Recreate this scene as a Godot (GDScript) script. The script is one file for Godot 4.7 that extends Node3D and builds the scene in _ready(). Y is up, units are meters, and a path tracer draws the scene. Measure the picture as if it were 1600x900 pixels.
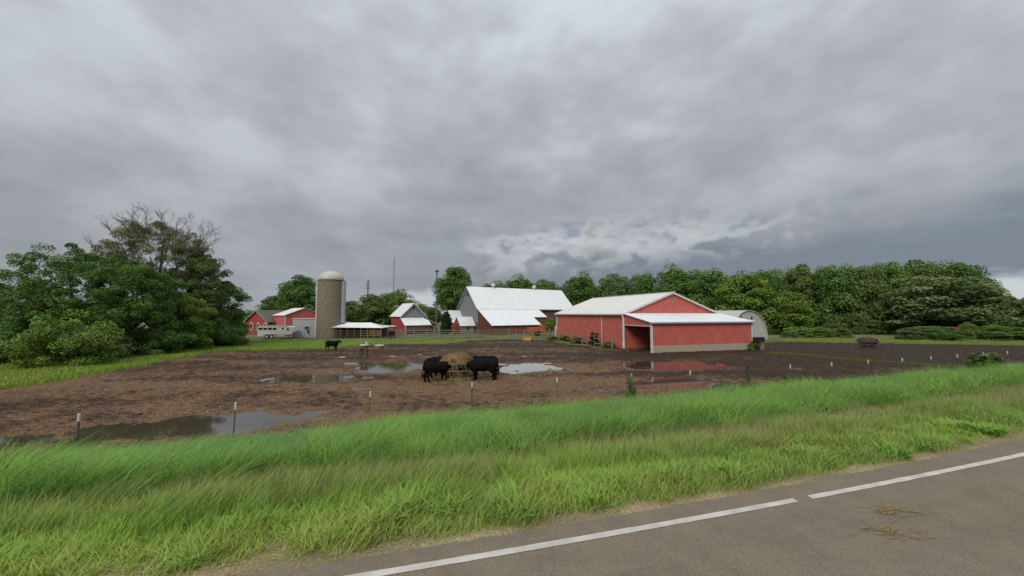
extends Node3D

const EYE := 4.3
const ROAD_Y := 1.8
var rng := RandomNumberGenerator.new()
var M := {}
var taken := {}
var puddles := []
var mud_poly := PackedVector2Array()
var n_big := FastNoiseLite.new()
var n_mid := FastNoiseLite.new()
var n_fine := FastNoiseLite.new()
var n_streak := FastNoiseLite.new()
var n_cell := FastNoiseLite.new()

# ---------------------------------------------------------------- helpers
func V(x: float, y: float, d: float) -> Vector3:
	return Vector3(x, y, -d)

func numbered(called: String) -> String:
	if not taken.has(called):
		taken[called] = 0
		return called
	taken[called] += 1
	return "%s_%03d" % [called, taken[called]]

func tag(o, label := "", category := "", group := "", kind := ""):
	if label: o.set_meta("label", label)
	if category: o.set_meta("category", category)
	if group: o.set_meta("group", group)
	if kind: o.set_meta("kind", kind)
	return o

func thing(called: String, label: String, category: String, at := Vector3.ZERO, turn := 0.0, group := "") -> Node3D:
	var o := Node3D.new()
	o.name = numbered(called)
	add_child(o)
	o.position = at
	o.rotation.y = turn
	tag(o, label, category, group)
	return o

func lin(r: float, g: float, b: float) -> Color:
	return Color(r, g, b).linear_to_srgb()

class MB:
	var v := PackedVector3Array()
	var n := PackedVector3Array()
	var c := PackedColorArray()
	var col := Color(1, 1, 1)
	func tri(a: Vector3, b: Vector3, d: Vector3, out: Vector3):
		var nn := (b - a).cross(d - a)
		if nn.length_squared() < 1e-14: return
		nn = nn.normalized()
		if nn.dot(out) > 0.0:
			# front faces run clockwise: turn the order round
			v.append(a); v.append(d); v.append(b)
		else:
			nn = -nn
			v.append(a); v.append(b); v.append(d)
		for k in 3:
			n.append(nn); c.append(col)
	func face(p: Array, centre: Vector3):
		var m := Vector3.ZERO
		for q in p: m += q
		m /= p.size()
		for k in range(1, p.size() - 1):
			tri(p[0], p[k], p[k + 1], m - centre)
	func prism(p: Array, ext: Vector3):
		var q := []
		var m := Vector3.ZERO
		for a in p:
			q.append(a + ext); m += a
		m = m / p.size() + ext * 0.5
		face(p, m); face(q, m)
		for k in p.size():
			var j := (k + 1) % p.size()
			face([p[k], p[j], q[j], q[k]], m)
	func box(a: Vector3, b: Vector3):
		prism([Vector3(a.x, a.y, a.z), Vector3(b.x, a.y, a.z), Vector3(b.x, b.y, a.z), Vector3(a.x, b.y, a.z)], Vector3(0, 0, b.z - a.z))
	func bar(a: Vector3, b: Vector3, w: float, h: float):
		# a straight bar of section w x h from a to b
		var f := (b - a).normalized()
		var s := f.cross(Vector3.UP)
		if s.length() < 0.01: s = Vector3.RIGHT
		s = s.normalized()
		var u := s.cross(f).normalized()
		prism([a - s * w / 2 - u * h / 2, a + s * w / 2 - u * h / 2, a + s * w / 2 + u * h / 2, a - s * w / 2 + u * h / 2], b - a)
	func tube(pts: Array, rad: Array, sides := 7):
		var rings := []
		for k in pts.size():
			var f: Vector3 = (pts[min(k + 1, pts.size() - 1)] - pts[max(k - 1, 0)]).normalized()
			var s := f.cross(Vector3(0.31, 0.2, 0.93))
			s = s.normalized()
			var u := s.cross(f)
			var r := []
			for j in sides:
				var a := TAU * j / sides
				r.append(pts[k] + (s * cos(a) + u * sin(a)) * rad[k])
			rings.append(r)
		for k in pts.size() - 1:
			var m: Vector3 = (pts[k] + pts[k + 1]) * 0.5
			for j in sides:
				var i := (j + 1) % sides
				face([rings[k][j], rings[k][i], rings[k + 1][i], rings[k + 1][j]], m)
		face(rings[0], pts[1]); face(rings[-1], pts[-2])
	func lathe(prof: Array, sides := 24, at := Vector3.ZERO, wob := 0.0, nz: FastNoiseLite = null):
		# prof: [radius, y]
		var rings := []
		for p in prof:
			var r := []
			for j in sides:
				var a := TAU * j / sides
				var rr: float = p[0]
				if nz: rr *= 1.0 + wob * nz.get_noise_3d(cos(a) * 3.0, p[1] * 3.0, sin(a) * 3.0)
				r.append(at + Vector3(cos(a) * rr, p[1], sin(a) * rr))
			rings.append(r)
		for k in prof.size() - 1:
			for j in sides:
				var i := (j + 1) % sides
				var m: Vector3 = at + Vector3(0, (prof[k][1] + prof[k + 1][1]) * 0.5, 0)
				face([rings[k][j], rings[k][i], rings[k + 1][i], rings[k + 1][j]], m + Vector3(0, 0 if absf(prof[k][1] - prof[k + 1][1]) > 0.001 else -1, 0))
	func mesh() -> ArrayMesh:
		var m := ArrayMesh.new()
		var a := []
		a.resize(Mesh.ARRAY_MAX)
		a[Mesh.ARRAY_VERTEX] = v
		a[Mesh.ARRAY_NORMAL] = n
		a[Mesh.ARRAY_COLOR] = c
		m.add_surface_from_arrays(Mesh.PRIMITIVE_TRIANGLES, a)
		return m

func put(called: String, mb, m: Material, parent: Node = null) -> MeshInstance3D:
	var o := MeshInstance3D.new()
	o.mesh = mb.mesh() if mb is MB else mb
	o.material_override = m
	if parent == null:
		o.name = numbered(called)
		add_child(o)
	else:
		o.name = called
		parent.add_child(o, true)
	return o

func bx(called: String, a: Vector3, b: Vector3, m: Material, parent: Node) -> MeshInstance3D:
	var mb := MB.new()
	mb.box(a, b)
	return put(called, mb, m, parent)

func pr(called: String, p: Array, ext: Vector3, m: Material, parent: Node) -> MeshInstance3D:
	var mb := MB.new()
	mb.prism(p, ext)
	return put(called, mb, m, parent)

func slab(called: String, p: Array, thick: float, m: Material, parent: Node) -> MeshInstance3D:
	# a roof sheet: four corners of its underside, thickness upward along its normal
	var nn: Vector3 = (p[1] - p[0]).cross(p[2] - p[0]).normalized()
	if nn.y < 0: nn = -nn
	return pr(called, p, nn * thick, m, parent)

# ---------------------------------------------------------------- textures and materials
func noise(sd: int, f: float, oct := 4, typ := FastNoiseLite.TYPE_SIMPLEX_SMOOTH) -> FastNoiseLite:
	var n := FastNoiseLite.new()
	n.seed = sd; n.frequency = f; n.noise_type = typ
	n.fractal_type = FastNoiseLite.FRACTAL_FBM; n.fractal_octaves = oct
	return n

func grain(sd: int, f: float, lo: float, hi: float, oct := 5, size := 512, stretch := 1) -> ImageTexture:
	# a grey tileable texture between lo and hi
	var im := noise(sd, f, oct).get_seamless_image(size, size / stretch)
	if stretch > 1: im.resize(size, size, Image.INTERPOLATE_CUBIC)
	im.convert(Image.FORMAT_L8)
	var b := im.get_data()
	for k in b.size():
		b[k] = int(clampf(lerpf(lo, hi, b[k] / 255.0), 0, 1) * 255.0)
	return ImageTexture.create_from_image(Image.create_from_data(size, size, false, Image.FORMAT_L8, b))

func specks(sd: int, size := 512) -> ImageTexture:
	# asphalt: grey-brown stones of different tone in a darker binder
	var r := RandomNumberGenerator.new()
	r.seed = sd
	var patch := noise(sd, 0.008, 4).get_seamless_image(size, size)
	patch.convert(Image.FORMAT_L8)
	var pb := patch.get_data()
	var im := Image.create(size, size, false, Image.FORMAT_RGB8)
	for y in size:
		for x in size:
			var t := 0.70 + 0.30 * r.randf() * r.randf() + (pb[y * size + x] / 255.0 - 0.5) * 0.07
			if r.randf() < 0.03: t += 0.22
			if r.randf() < 0.04: t -= 0.22
			var w := r.randf_range(-0.03, 0.03)
			im.set_pixel(x, y, Color(t + w, t, t - w))
	return ImageTexture.create_from_image(im)

func ribs(across_x: bool, per: int) -> ImageTexture:
	var im := Image.create(256, 256, false, Image.FORMAT_L8)
	for y in 256:
		for x in 256:
			var q := fmod(float(x if across_x else y) * per / 256.0, 1.0)
			var h := smoothstep(0.0, 0.12, q) * (1.0 - smoothstep(0.2, 0.32, q))
			im.set_pixel(x, y, Color(h, h, h))
	return ImageTexture.create_from_image(im)

func mat(key: String, c: Color, rough := 0.8, tex: Texture2D = null, scale := 1.0, world := false) -> StandardMaterial3D:
	var m := StandardMaterial3D.new()
	m.albedo_color = c
	m.roughness = rough
	m.metallic_specular = 0.5
	if tex:
		m.albedo_texture = tex
	m.uv1_triplanar = true
	m.uv1_world_triplanar = world
	m.uv1_scale = Vector3.ONE * scale
	M[key] = m
	return m

func relief(m: StandardMaterial3D, t: Texture2D, cm: float):
	m.heightmap_enabled = true
	m.heightmap_texture = t
	m.heightmap_scale = cm

func leafmat(key: String, c: Color, back: Color) -> StandardMaterial3D:
	var m := StandardMaterial3D.new()
	m.albedo_color = c
	m.roughness = 0.7
	m.metallic_specular = 0.25
	m.vertex_color_use_as_albedo = true
	m.backlight_enabled = true
	m.backlight = back
	m.cull_mode = BaseMaterial3D.CULL_DISABLED
	M[key] = m
	return m

func make_materials():
	var g1 := grain(11, 0.012, 0.84, 1.04)
	var g4 := grain(17, 0.006, 0.955, 1.02, 6)
	var g2 := grain(12, 0.03, 0.6, 1.1)
	var g3 := grain(13, 0.006, 0.90, 1.03, 6)
	var streak := grain(14, 0.02, 0.68, 1.06, 5, 512, 8)
	var rx := ribs(true, 8)
	var rz := ribs(false, 8)
	var rough_h := grain(15, 0.04, 0.0, 1.0, 6)
	# metal siding and roofs: 8 ribs in 1.84 m
	mat("red_metal", lin(0.56, 0.132, 0.100), 0.6, g3, 0.2)
	mat("red_wood", lin(0.36, 0.060, 0.048), 0.8, g1, 0.35)
	mat("red_old", lin(0.17, 0.050, 0.038), 0.85, g2, 0.4)
	mat("red_brown", lin(0.24, 0.115, 0.085), 0.85, g2, 0.4)
	mat("roof_x", lin(0.76, 0.78, 0.785), 0.5, g4, 0.12)
	mat("roof_z", lin(0.71, 0.69, 0.65), 0.5, g4, 0.12)
	mat("white_paint", lin(0.68, 0.67, 0.64), 0.6, g1, 0.5)
	mat("white_block", lin(0.60, 0.61, 0.60), 0.8, g2, 0.4)
	mat("grey_wood", lin(0.30, 0.32, 0.345), 0.88, streak, 0.6)
	mat("pale_wood", lin(0.34, 0.32, 0.27), 0.88, streak, 0.6)
	mat("fence_wood", lin(0.29, 0.265, 0.215), 0.9, streak, 0.7)
	mat("brown_wood", lin(0.19, 0.145, 0.105), 0.9, streak, 0.7)
	mat("dark_wood", lin(0.085, 0.068, 0.052), 0.9, streak, 0.7)
	mat("tan_wood", lin(0.33, 0.20, 0.10), 0.88, streak, 0.6)
	mat("shingle", lin(0.16, 0.14, 0.115), 0.9, g2, 0.6)
	mat("base_concrete", lin(0.55, 0.47, 0.36), 0.9, g2, 0.5)
	mat("stave", lin(0.30, 0.255, 0.175), 0.92, grain(16, 0.02, 0.55, 1.20, 6), 0.3)
	relief(M.stave, rough_h, 0.5)
	mat("hoop", lin(0.20, 0.17, 0.12), 0.6)
	mat("dome", lin(0.55, 0.53, 0.48), 0.45, g1, 0.4)
	mat("galv", lin(0.42, 0.47, 0.52), 0.4, g1, 0.5)
	M.galv.metallic = 0.3
	mat("steel", lin(0.09, 0.095, 0.1), 0.5)
	mat("quonset", lin(0.52, 0.51, 0.47), 0.5, g3, 0.4)
	relief(M.quonset, rz, 3.0)
	mat("glass", lin(0.012, 0.014, 0.016), 0.08)
	mat("rubber", lin(0.018, 0.018, 0.018), 0.8)
	mat("black", lin(0.012, 0.011, 0.010), 0.6)
	mat("orange", lin(0.50, 0.085, 0.03), 0.5, g1, 0.5)
	mat("yellow", lin(0.62, 0.42, 0.10), 0.5, g1, 0.8)
	mat("pale_red", lin(0.45, 0.13, 0.11), 0.6, g1, 0.8)
	mat("rock", lin(0.52, 0.51, 0.49), 0.85, g2, 1.5)
	mat("green_gate", lin(0.20, 0.21, 0.10), 0.6, g1, 0.8)
	# ground
	mat("asphalt", lin(0.335, 0.280, 0.205), 0.92, specks(21), 0.36, true)
	M.asphalt.metallic_specular = 0.25
	M.asphalt.vertex_color_use_as_albedo = true
	mat("line_paint", lin(0.56, 0.53, 0.47), 0.8, grain(23, 0.02, 0.86, 1.04, 6), 0.23, true)
	var md: StandardMaterial3D = mat("mud", Color(1, 1, 1), 0.85, grain(24, 0.03, 0.42, 1.15, 6, 1024), 0.33, true)
	md.vertex_color_use_as_albedo = true
	md.metallic_specular = 0.20
	md.roughness_texture = grain(26, 0.009, 0.30, 1.25)
	relief(md, grain(25, 0.035, 0.0, 1.0, 6, 1024), 5.0)
	md = mat("soil", Color(1, 1, 1), 0.95, grain(27, 0.06, 0.65, 1.1, 6), 0.6, true)
	md.vertex_color_use_as_albedo = true
	relief(md, rough_h, 1.2)
	md = mat("turf", Color(1, 1, 1), 0.95, grain(28, 0.06, 0.6, 1.15, 6), 0.16, true)
	md.vertex_color_use_as_albedo = true
	relief(md, rough_h, 6.0)
	mat("water", lin(0.060, 0.046, 0.032), 0.035)
	M.water.metallic_specular = 0.5
	var wn := noise(31, 0.02, 3).get_seamless_image(512, 512)
	wn.convert(Image.FORMAT_L8)
	relief(M.water, ImageTexture.create_from_image(wn), 0.02)
	M.water.uv1_scale = Vector3.ONE * 0.5
	M.water.uv1_world_triplanar = true
	md = mat("clod", Color(1, 1, 1), 0.75)
	md.vertex_color_use_as_albedo = true
	# plants
	leafmat("leaf", Color(1, 1, 1), Color(0.45, 0.5, 0.25))
	leafmat("blade", Color(1, 1, 1), Color(0.4, 0.5, 0.2))
	leafmat("straw", Color(1, 1, 1), Color(0.2, 0.2, 0.1))
	mat("bark", lin(0.075, 0.062, 0.05), 0.95, g2, 1.2)
	mat("dead_bark", lin(0.16, 0.14, 0.12), 0.95, g2, 1.2)
	mat("twig", lin(0.14, 0.115, 0.095), 0.95)
	mat("hay", lin(0.24, 0.145, 0.05), 0.95, grain(29, 0.09, 0.45, 1.2, 5), 1.2)
	relief(M.hay, rough_h, 5.0)
	mat("old_hay", lin(0.09, 0.058, 0.038), 0.95, grain(29, 0.09, 0.45, 1.2, 5), 1.2)
	# animals
	mat("black_hide", lin(0.0075, 0.007, 0.007), 0.75, g1, 2.0)
	M.black_hide.metallic_specular = 0.18
	mat("brown_hide", lin(0.028, 0.018, 0.013), 0.75, g1, 2.0)
	M.brown_hide.metallic_specular = 0.2
	mat("white_hide", lin(0.55, 0.53, 0.50), 0.8)

# ---------------------------------------------------------------- lie of the land
func edge_d(x: float) -> float:   # far edge of the pavement
	var k := clampf(x, -14, 14)
	return 4.56 + 0.29 * k + 0.0033 * k * k + (x - k) * (0.29 + 0.0066 * k)

func line_d(x: float) -> float:
	var k := clampf(x, -14, 14)
	return 4.22 + 0.279 * k + 0.0029 * k * k + (x - k) * (0.279 + 0.0058 * k)

func fence_d(x: float) -> float:
	return maxf(16.4 + 0.366 * x, edge_d(x) + 6.0)

func verge_t(x: float, d: float) -> float:
	var e := edge_d(x)
	return (d - e) / (fence_d(x) - e)

func verge_y(x: float, d: float) -> float:
	var t := verge_t(x, d)
	var p := [[-1.0, 1.72], [0.0, 1.775], [0.09, 1.71], [0.3, 1.08], [0.68, 0.16], [0.84, 0.02], [0.97, 0.0], [1.06, -0.45], [9.0, -0.5]]
	for k in p.size() - 1:
		if t <= p[k + 1][0]:
			var q: float = clampf((t - p[k][0]) / (p[k + 1][0] - p[k][0]), 0, 1)
			return lerpf(p[k][1], p[k + 1][1], q) + (n_mid.get_noise_2d(x * 8.0, d * 8.0) * 0.06 if t > 0.06 else 0.0)
	return -0.5

func poly_out(x: float, d: float) -> float:   # signed distance to the mud yard's edge, positive outside
	var p := Vector2(x, d)
	var best := 1e9
	for k in mud_poly.size():
		var q := Geometry2D.get_closest_point_to_segment(p, mud_poly[k], mud_poly[(k + 1) % mud_poly.size()])
		best = minf(best, p.distance_squared_to(q))
	best = sqrt(best)
	return -best if Geometry2D.is_point_in_polygon(p, mud_poly) else best

func puddle_in(x: float, d: float) -> float:   # 1 in the middle of a puddle, 0 at its rim, negative outside
	var best := -9.0
	for q in puddles:
		if absf(x - q[0]) > q[2] * 2.0 + 1.0 or absf(d - q[1]) > maxf(q[2], q[3]) * 2.0 + 1.0: continue
		var ca := cos(q[4])
		var sa := sin(q[4])
		var a: float = (x - q[0]) * ca + (d - q[1]) * sa
		var b: float = -(x - q[0]) * sa + (d - q[1]) * ca
		var r := sqrt(a * a / (q[2] * q[2]) + b * b / (q[3] * q[3]))
		best = maxf(best, 1.0 - r)
	return best

func mud_y(x: float, d: float, so: float) -> float:
	var pu := puddle_in(x, d)
	var y := 0.045 + 0.03 * n_big.get_noise_2d(x * 6.0, d * 6.0) + 0.05 * n_big.get_noise_2d(x * 40.0 + 7.0, d * 70.0)
	var rough := 0.075
	if pu > -1.0:
		pu += 0.55 * n_big.get_noise_2d(x * 22.0, d * 22.0)
		y -= 0.115 * smoothstep(-0.12, 0.45, pu)
		if pu > 0.1: rough = 0.045
	y += rough * n_mid.get_noise_2d(x * 34.0, d * 34.0) + 0.045 * n_fine.get_noise_2d(x * 75.0, d * 75.0)
	if d < 40.0:   # hoof prints
		var hp := n_cell.get_noise_2d(x * 2.3, d * 2.3) + 1.0
		y -= 0.075 * (1.0 - smoothstep(0.12, 0.42, hp)) * clampf(0.6 + 1.5 * n_mid.get_noise_2d(x * 9.0, d * 9.0), 0, 1)
	var t := verge_t(x, d)
	if t < 0.99: y -= 1.2 * (0.99 - t)
	so += 0.8 * n_mid.get_noise_2d(x * 5.0, d * 5.0)
	if so > -0.3: y -= 0.5 * smoothstep(-0.3, 1.2, so)
	return y

func mud_col(x: float, d: float) -> Color:
	var dark := Color(0.088, 0.057, 0.036)
	var red := Color(0.310, 0.190, 0.118)
	var straw := Color(0.30, 0.190, 0.095)
	var k := 0.38 + 1.1 * n_streak.get_noise_2d(x * 1.3, d * 5.0) + 0.6 * n_mid.get_noise_2d(x * 6.0, d * 6.0) + 1.1 * n_fine.get_noise_2d(x * 12.0, d * 30.0)
	# the middle of the yard is strewn with trodden straw; the part by the barn and the far side is bare black mud
	k += 0.35 - 0.028 * maxf(d - 24.0, 0.0) - 0.05 * maxf(x - 5.0, 0.0)
	var c := dark.lerp(red, clampf(k, 0, 1))
	var s := n_big.get_noise_2d(x * 14.0 + 90, d * 30.0) + 0.5 * n_fine.get_noise_2d(x * 20.0, d * 26.0) + clampf(k - 0.9, -0.8, 0.4)
	return c.lerp(straw, clampf(s * 1.6, 0, 0.75))

func grid(xs: Array, ds: Array, fy: Callable, fc: Callable) -> ArrayMesh:
	var v := PackedVector3Array()
	var n := PackedVector3Array()
	var c := PackedColorArray()
	var ix := PackedInt32Array()
	var w := xs.size()
	var h := ds.size()
	v.resize(w * h); n.resize(w * h); c.resize(w * h)
	for j in h:
		for i in w:
			v[j * w + i] = Vector3(xs[i], fy.call(xs[i], ds[j]), -ds[j])
			c[j * w + i] = fc.call(xs[i], ds[j])
	for j in h:
		for i in w:
			var a := v[j * w + mini(i + 1, w - 1)] - v[j * w + maxi(i - 1, 0)]
			var b := v[mini(j + 1, h - 1) * w + i] - v[maxi(j - 1, 0) * w + i]
			n[j * w + i] = a.cross(b).normalized()
	for j in h - 1:
		for i in w - 1:
			var a := j * w + i
			ix.append_array(PackedInt32Array([a, a + w, a + 1, a + 1, a + w, a + w + 1]))
	var m := ArrayMesh.new()
	var arr := []
	arr.resize(Mesh.ARRAY_MAX)
	arr[Mesh.ARRAY_VERTEX] = v
	arr[Mesh.ARRAY_NORMAL] = n
	arr[Mesh.ARRAY_COLOR] = c
	arr[Mesh.ARRAY_INDEX] = ix
	m.add_surface_from_arrays(Mesh.PRIMITIVE_TRIANGLES, arr)
	return m

func steps(parts: Array) -> Array:   # [[from, to, step], ...]
	var o := []
	for p in parts:
		var x: float = p[0]
		while x < p[1] - p[2] * 0.25:
			o.append(x)
			x += p[2]
	o.append(parts[-1][1])
	return o

# ---------------------------------------------------------------- sky
func make_sky() -> Image:
	var w := 2048
	var h := 1024
	var a := noise(41, 0.55, 5)
	var b := noise(42, 1.5, 5)
	var wq := noise(43, 0.8, 3)
	var lo := noise(44, 0.9, 3)
	var so3 := noise(45, 1.35, 4)
	var data := PackedFloat32Array()
	data.resize(w * h * 3)
	for j in h:
		var el := (0.5 - (j + 0.5) / h) * PI
		var e := rad_to_deg(el)
		if e < -3.0:
			for i in w:
				var k := (j * w + i) * 3
				data[k] = 0.10; data[k + 1] = 0.105; data[k + 2] = 0.10
			continue
		var sy := sin(el)
		var cy := cos(el)
		for i in w:
			var az := wrapf((i + 0.5) / w * TAU, -PI, PI)   # the panorama starts straight ahead and runs to the right
			var ad := rad_to_deg(az)
			var dx := sin(az) * cy
			var dz := cos(az) * cy
			# the cloud deck as a flat layer above, seen in perspective
			var q := 1.0 / (maxf(sy, 0.0) + 0.13)
			var px := dx * q
			var pz := dz * q
			var wx := wq.get_noise_2d(px, pz) * 0.55
			var wz := wq.get_noise_2d(px + 31.0, pz - 17.0) * 0.55
			var f1 := a.get_noise_2d(px + wx, pz + wz)
			var f2 := b.get_noise_2d(px + wx * 0.7, pz + wz * 0.7)
			# an overcast sky is brighter overhead than at its rim
			var L := lerpf(0.312, 0.455, smoothstep(0.0, 34.0, e)) + 0.72 * smoothstep(26.0, 88.0, e)
			var g1 := so3.get_noise_3d(dx + wx * 0.10, sy * 1.7 + wz * 0.10, dz)
			var g2 := so3.get_noise_3d(dx * 2.6 + wz * 0.12, sy * 4.6 + wx * 0.12, dz * 2.6)
			var g3 := so3.get_noise_3d(dx * 7.0 + f2 * 0.3, sy * 12.0, dz * 7.0)
			var lump := smoothstep(6.0, 20.0, e)
			L *= 1.0 + 0.07 * f1 + (0.03 + 0.03 * lump) * f2 + 0.17 * g1 + 0.19 * g2 + 0.07 * g3 + 0.03 * so3.get_noise_3d(dx * 15.0 + wx * 0.8, sy * 24.0 + f2 * 0.5, dz * 15.0)
			L += 0.035 * smoothstep(-0.15, 0.5, g2 + 0.8 * g1 + 0.4 * g3) * lump
			var col := Color(0.935, 1.0, 1.085)
			# a lower, slate-blue bank of rain cloud to the right, with ragged upper rim and pale scud before it
			var rim := 13.0 + 4.0 * lo.get_noise_2d(dx * 2.0, dz * 2.0) + 4.5 * g2 + 2.5 * g3
			var inb := (1.0 - smoothstep(rim - 3.0, rim + 2.6, e)) * smoothstep(-24.0, 22.0, ad + 16.0 * g2) * (1.0 - smoothstep(110.0, 160.0, ad))
			var Lb := lerpf(0.165, 0.225, smoothstep(2.0, 10.0, e)) * (1.0 + 0.16 * b.get_noise_2d(ad * 0.03, e * 0.35) + 0.10 * g3)
			L = lerpf(L, Lb, inb * 0.92)
			col = col.lerp(Color(0.85, 1.0, 1.20), inb)
			var sc := g2 * 1.1 + 0.75 * g3 + 0.5 * so3.get_noise_3d(dx * 16.0, sy * 24.0, dz * 16.0)
			var scm := smoothstep(-0.24, 0.20, sc + 0.20) * smoothstep(3.2, 8.2, e - 4.0 * g3 - 0.08 * ad) * (1.0 - smoothstep(11.0, 15.0, e + 6.0 * g3)) * smoothstep(-14.0, 2.0, ad) * (1.0 - smoothstep(26.0, 46.0, ad + 10.0 * g2))
			L = lerpf(L, 0.46 * (1.0 + 0.6 * g3 + 0.2 * f2 + 0.02 * (e - 9.0)), scm * 0.9)
			col = col.lerp(Color(0.955, 1.0, 1.05), scm)
			# clear strip low on the horizon
			var strip := maxf(smoothstep(44.0, 52.0, ad) * (1.0 - smoothstep(80.0, 100.0, ad)), 0.8 * exp(-pow((ad + 13.0) / 4.5, 2.0))) * (1.0 - smoothstep(2.6, 4.0, e + 1.2 * g3))
			L = lerpf(L, 0.66, strip * 0.8)
			col = col.lerp(Color(1.0, 1.0, 1.0), strip * 0.7)
			var k := (j * w + i) * 3
			data[k] = L * col.r; data[k + 1] = L * col.g; data[k + 2] = L * col.b
	return Image.create_from_data(w, h, false, Image.FORMAT_RGBF, data.to_byte_array())

func camera_and_light():
	var cam := Camera3D.new()
	cam.name = "camera"
	cam.fov = rad_to_deg(2.0 * atan(450.0 / 600.0))
	cam.far = 3000.0
	cam.near = 0.1
	cam.position = Vector3(0, EYE, 0)
	cam.rotation.x = atan(40.0 / 600.0)
	add_child(cam)
	cam.current = true
	var env := Environment.new()
	env.background_mode = Environment.BG_SKY
	var sm := PanoramaSkyMaterial.new()
	sm.panorama = ImageTexture.create_from_image(make_sky())
	var sk := Sky.new()
	sk.sky_material = sm
	env.sky = sk
	env.tonemap_mode = Environment.TONE_MAPPER_LINEAR
	env.tonemap_exposure = 1.1
	env.sdfgi_enabled = true
	env.ssao_enabled = true
	env.ssil_enabled = true
	var we := WorldEnvironment.new()
	we.name = "world_environment"
	we.environment = env
	add_child(we)
	var sun := DirectionalLight3D.new()
	sun.name = "sun"
	sun.light_energy = 0.5
	sun.light_color = Color(1.0, 0.97, 0.92)
	sun.light_angular_distance = 25.0
	sun.shadow_enabled = true
	add_child(sun)
	sun.basis = Basis.looking_at(-Vector3(-0.35, 0.66, 0.78).normalized())

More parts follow.
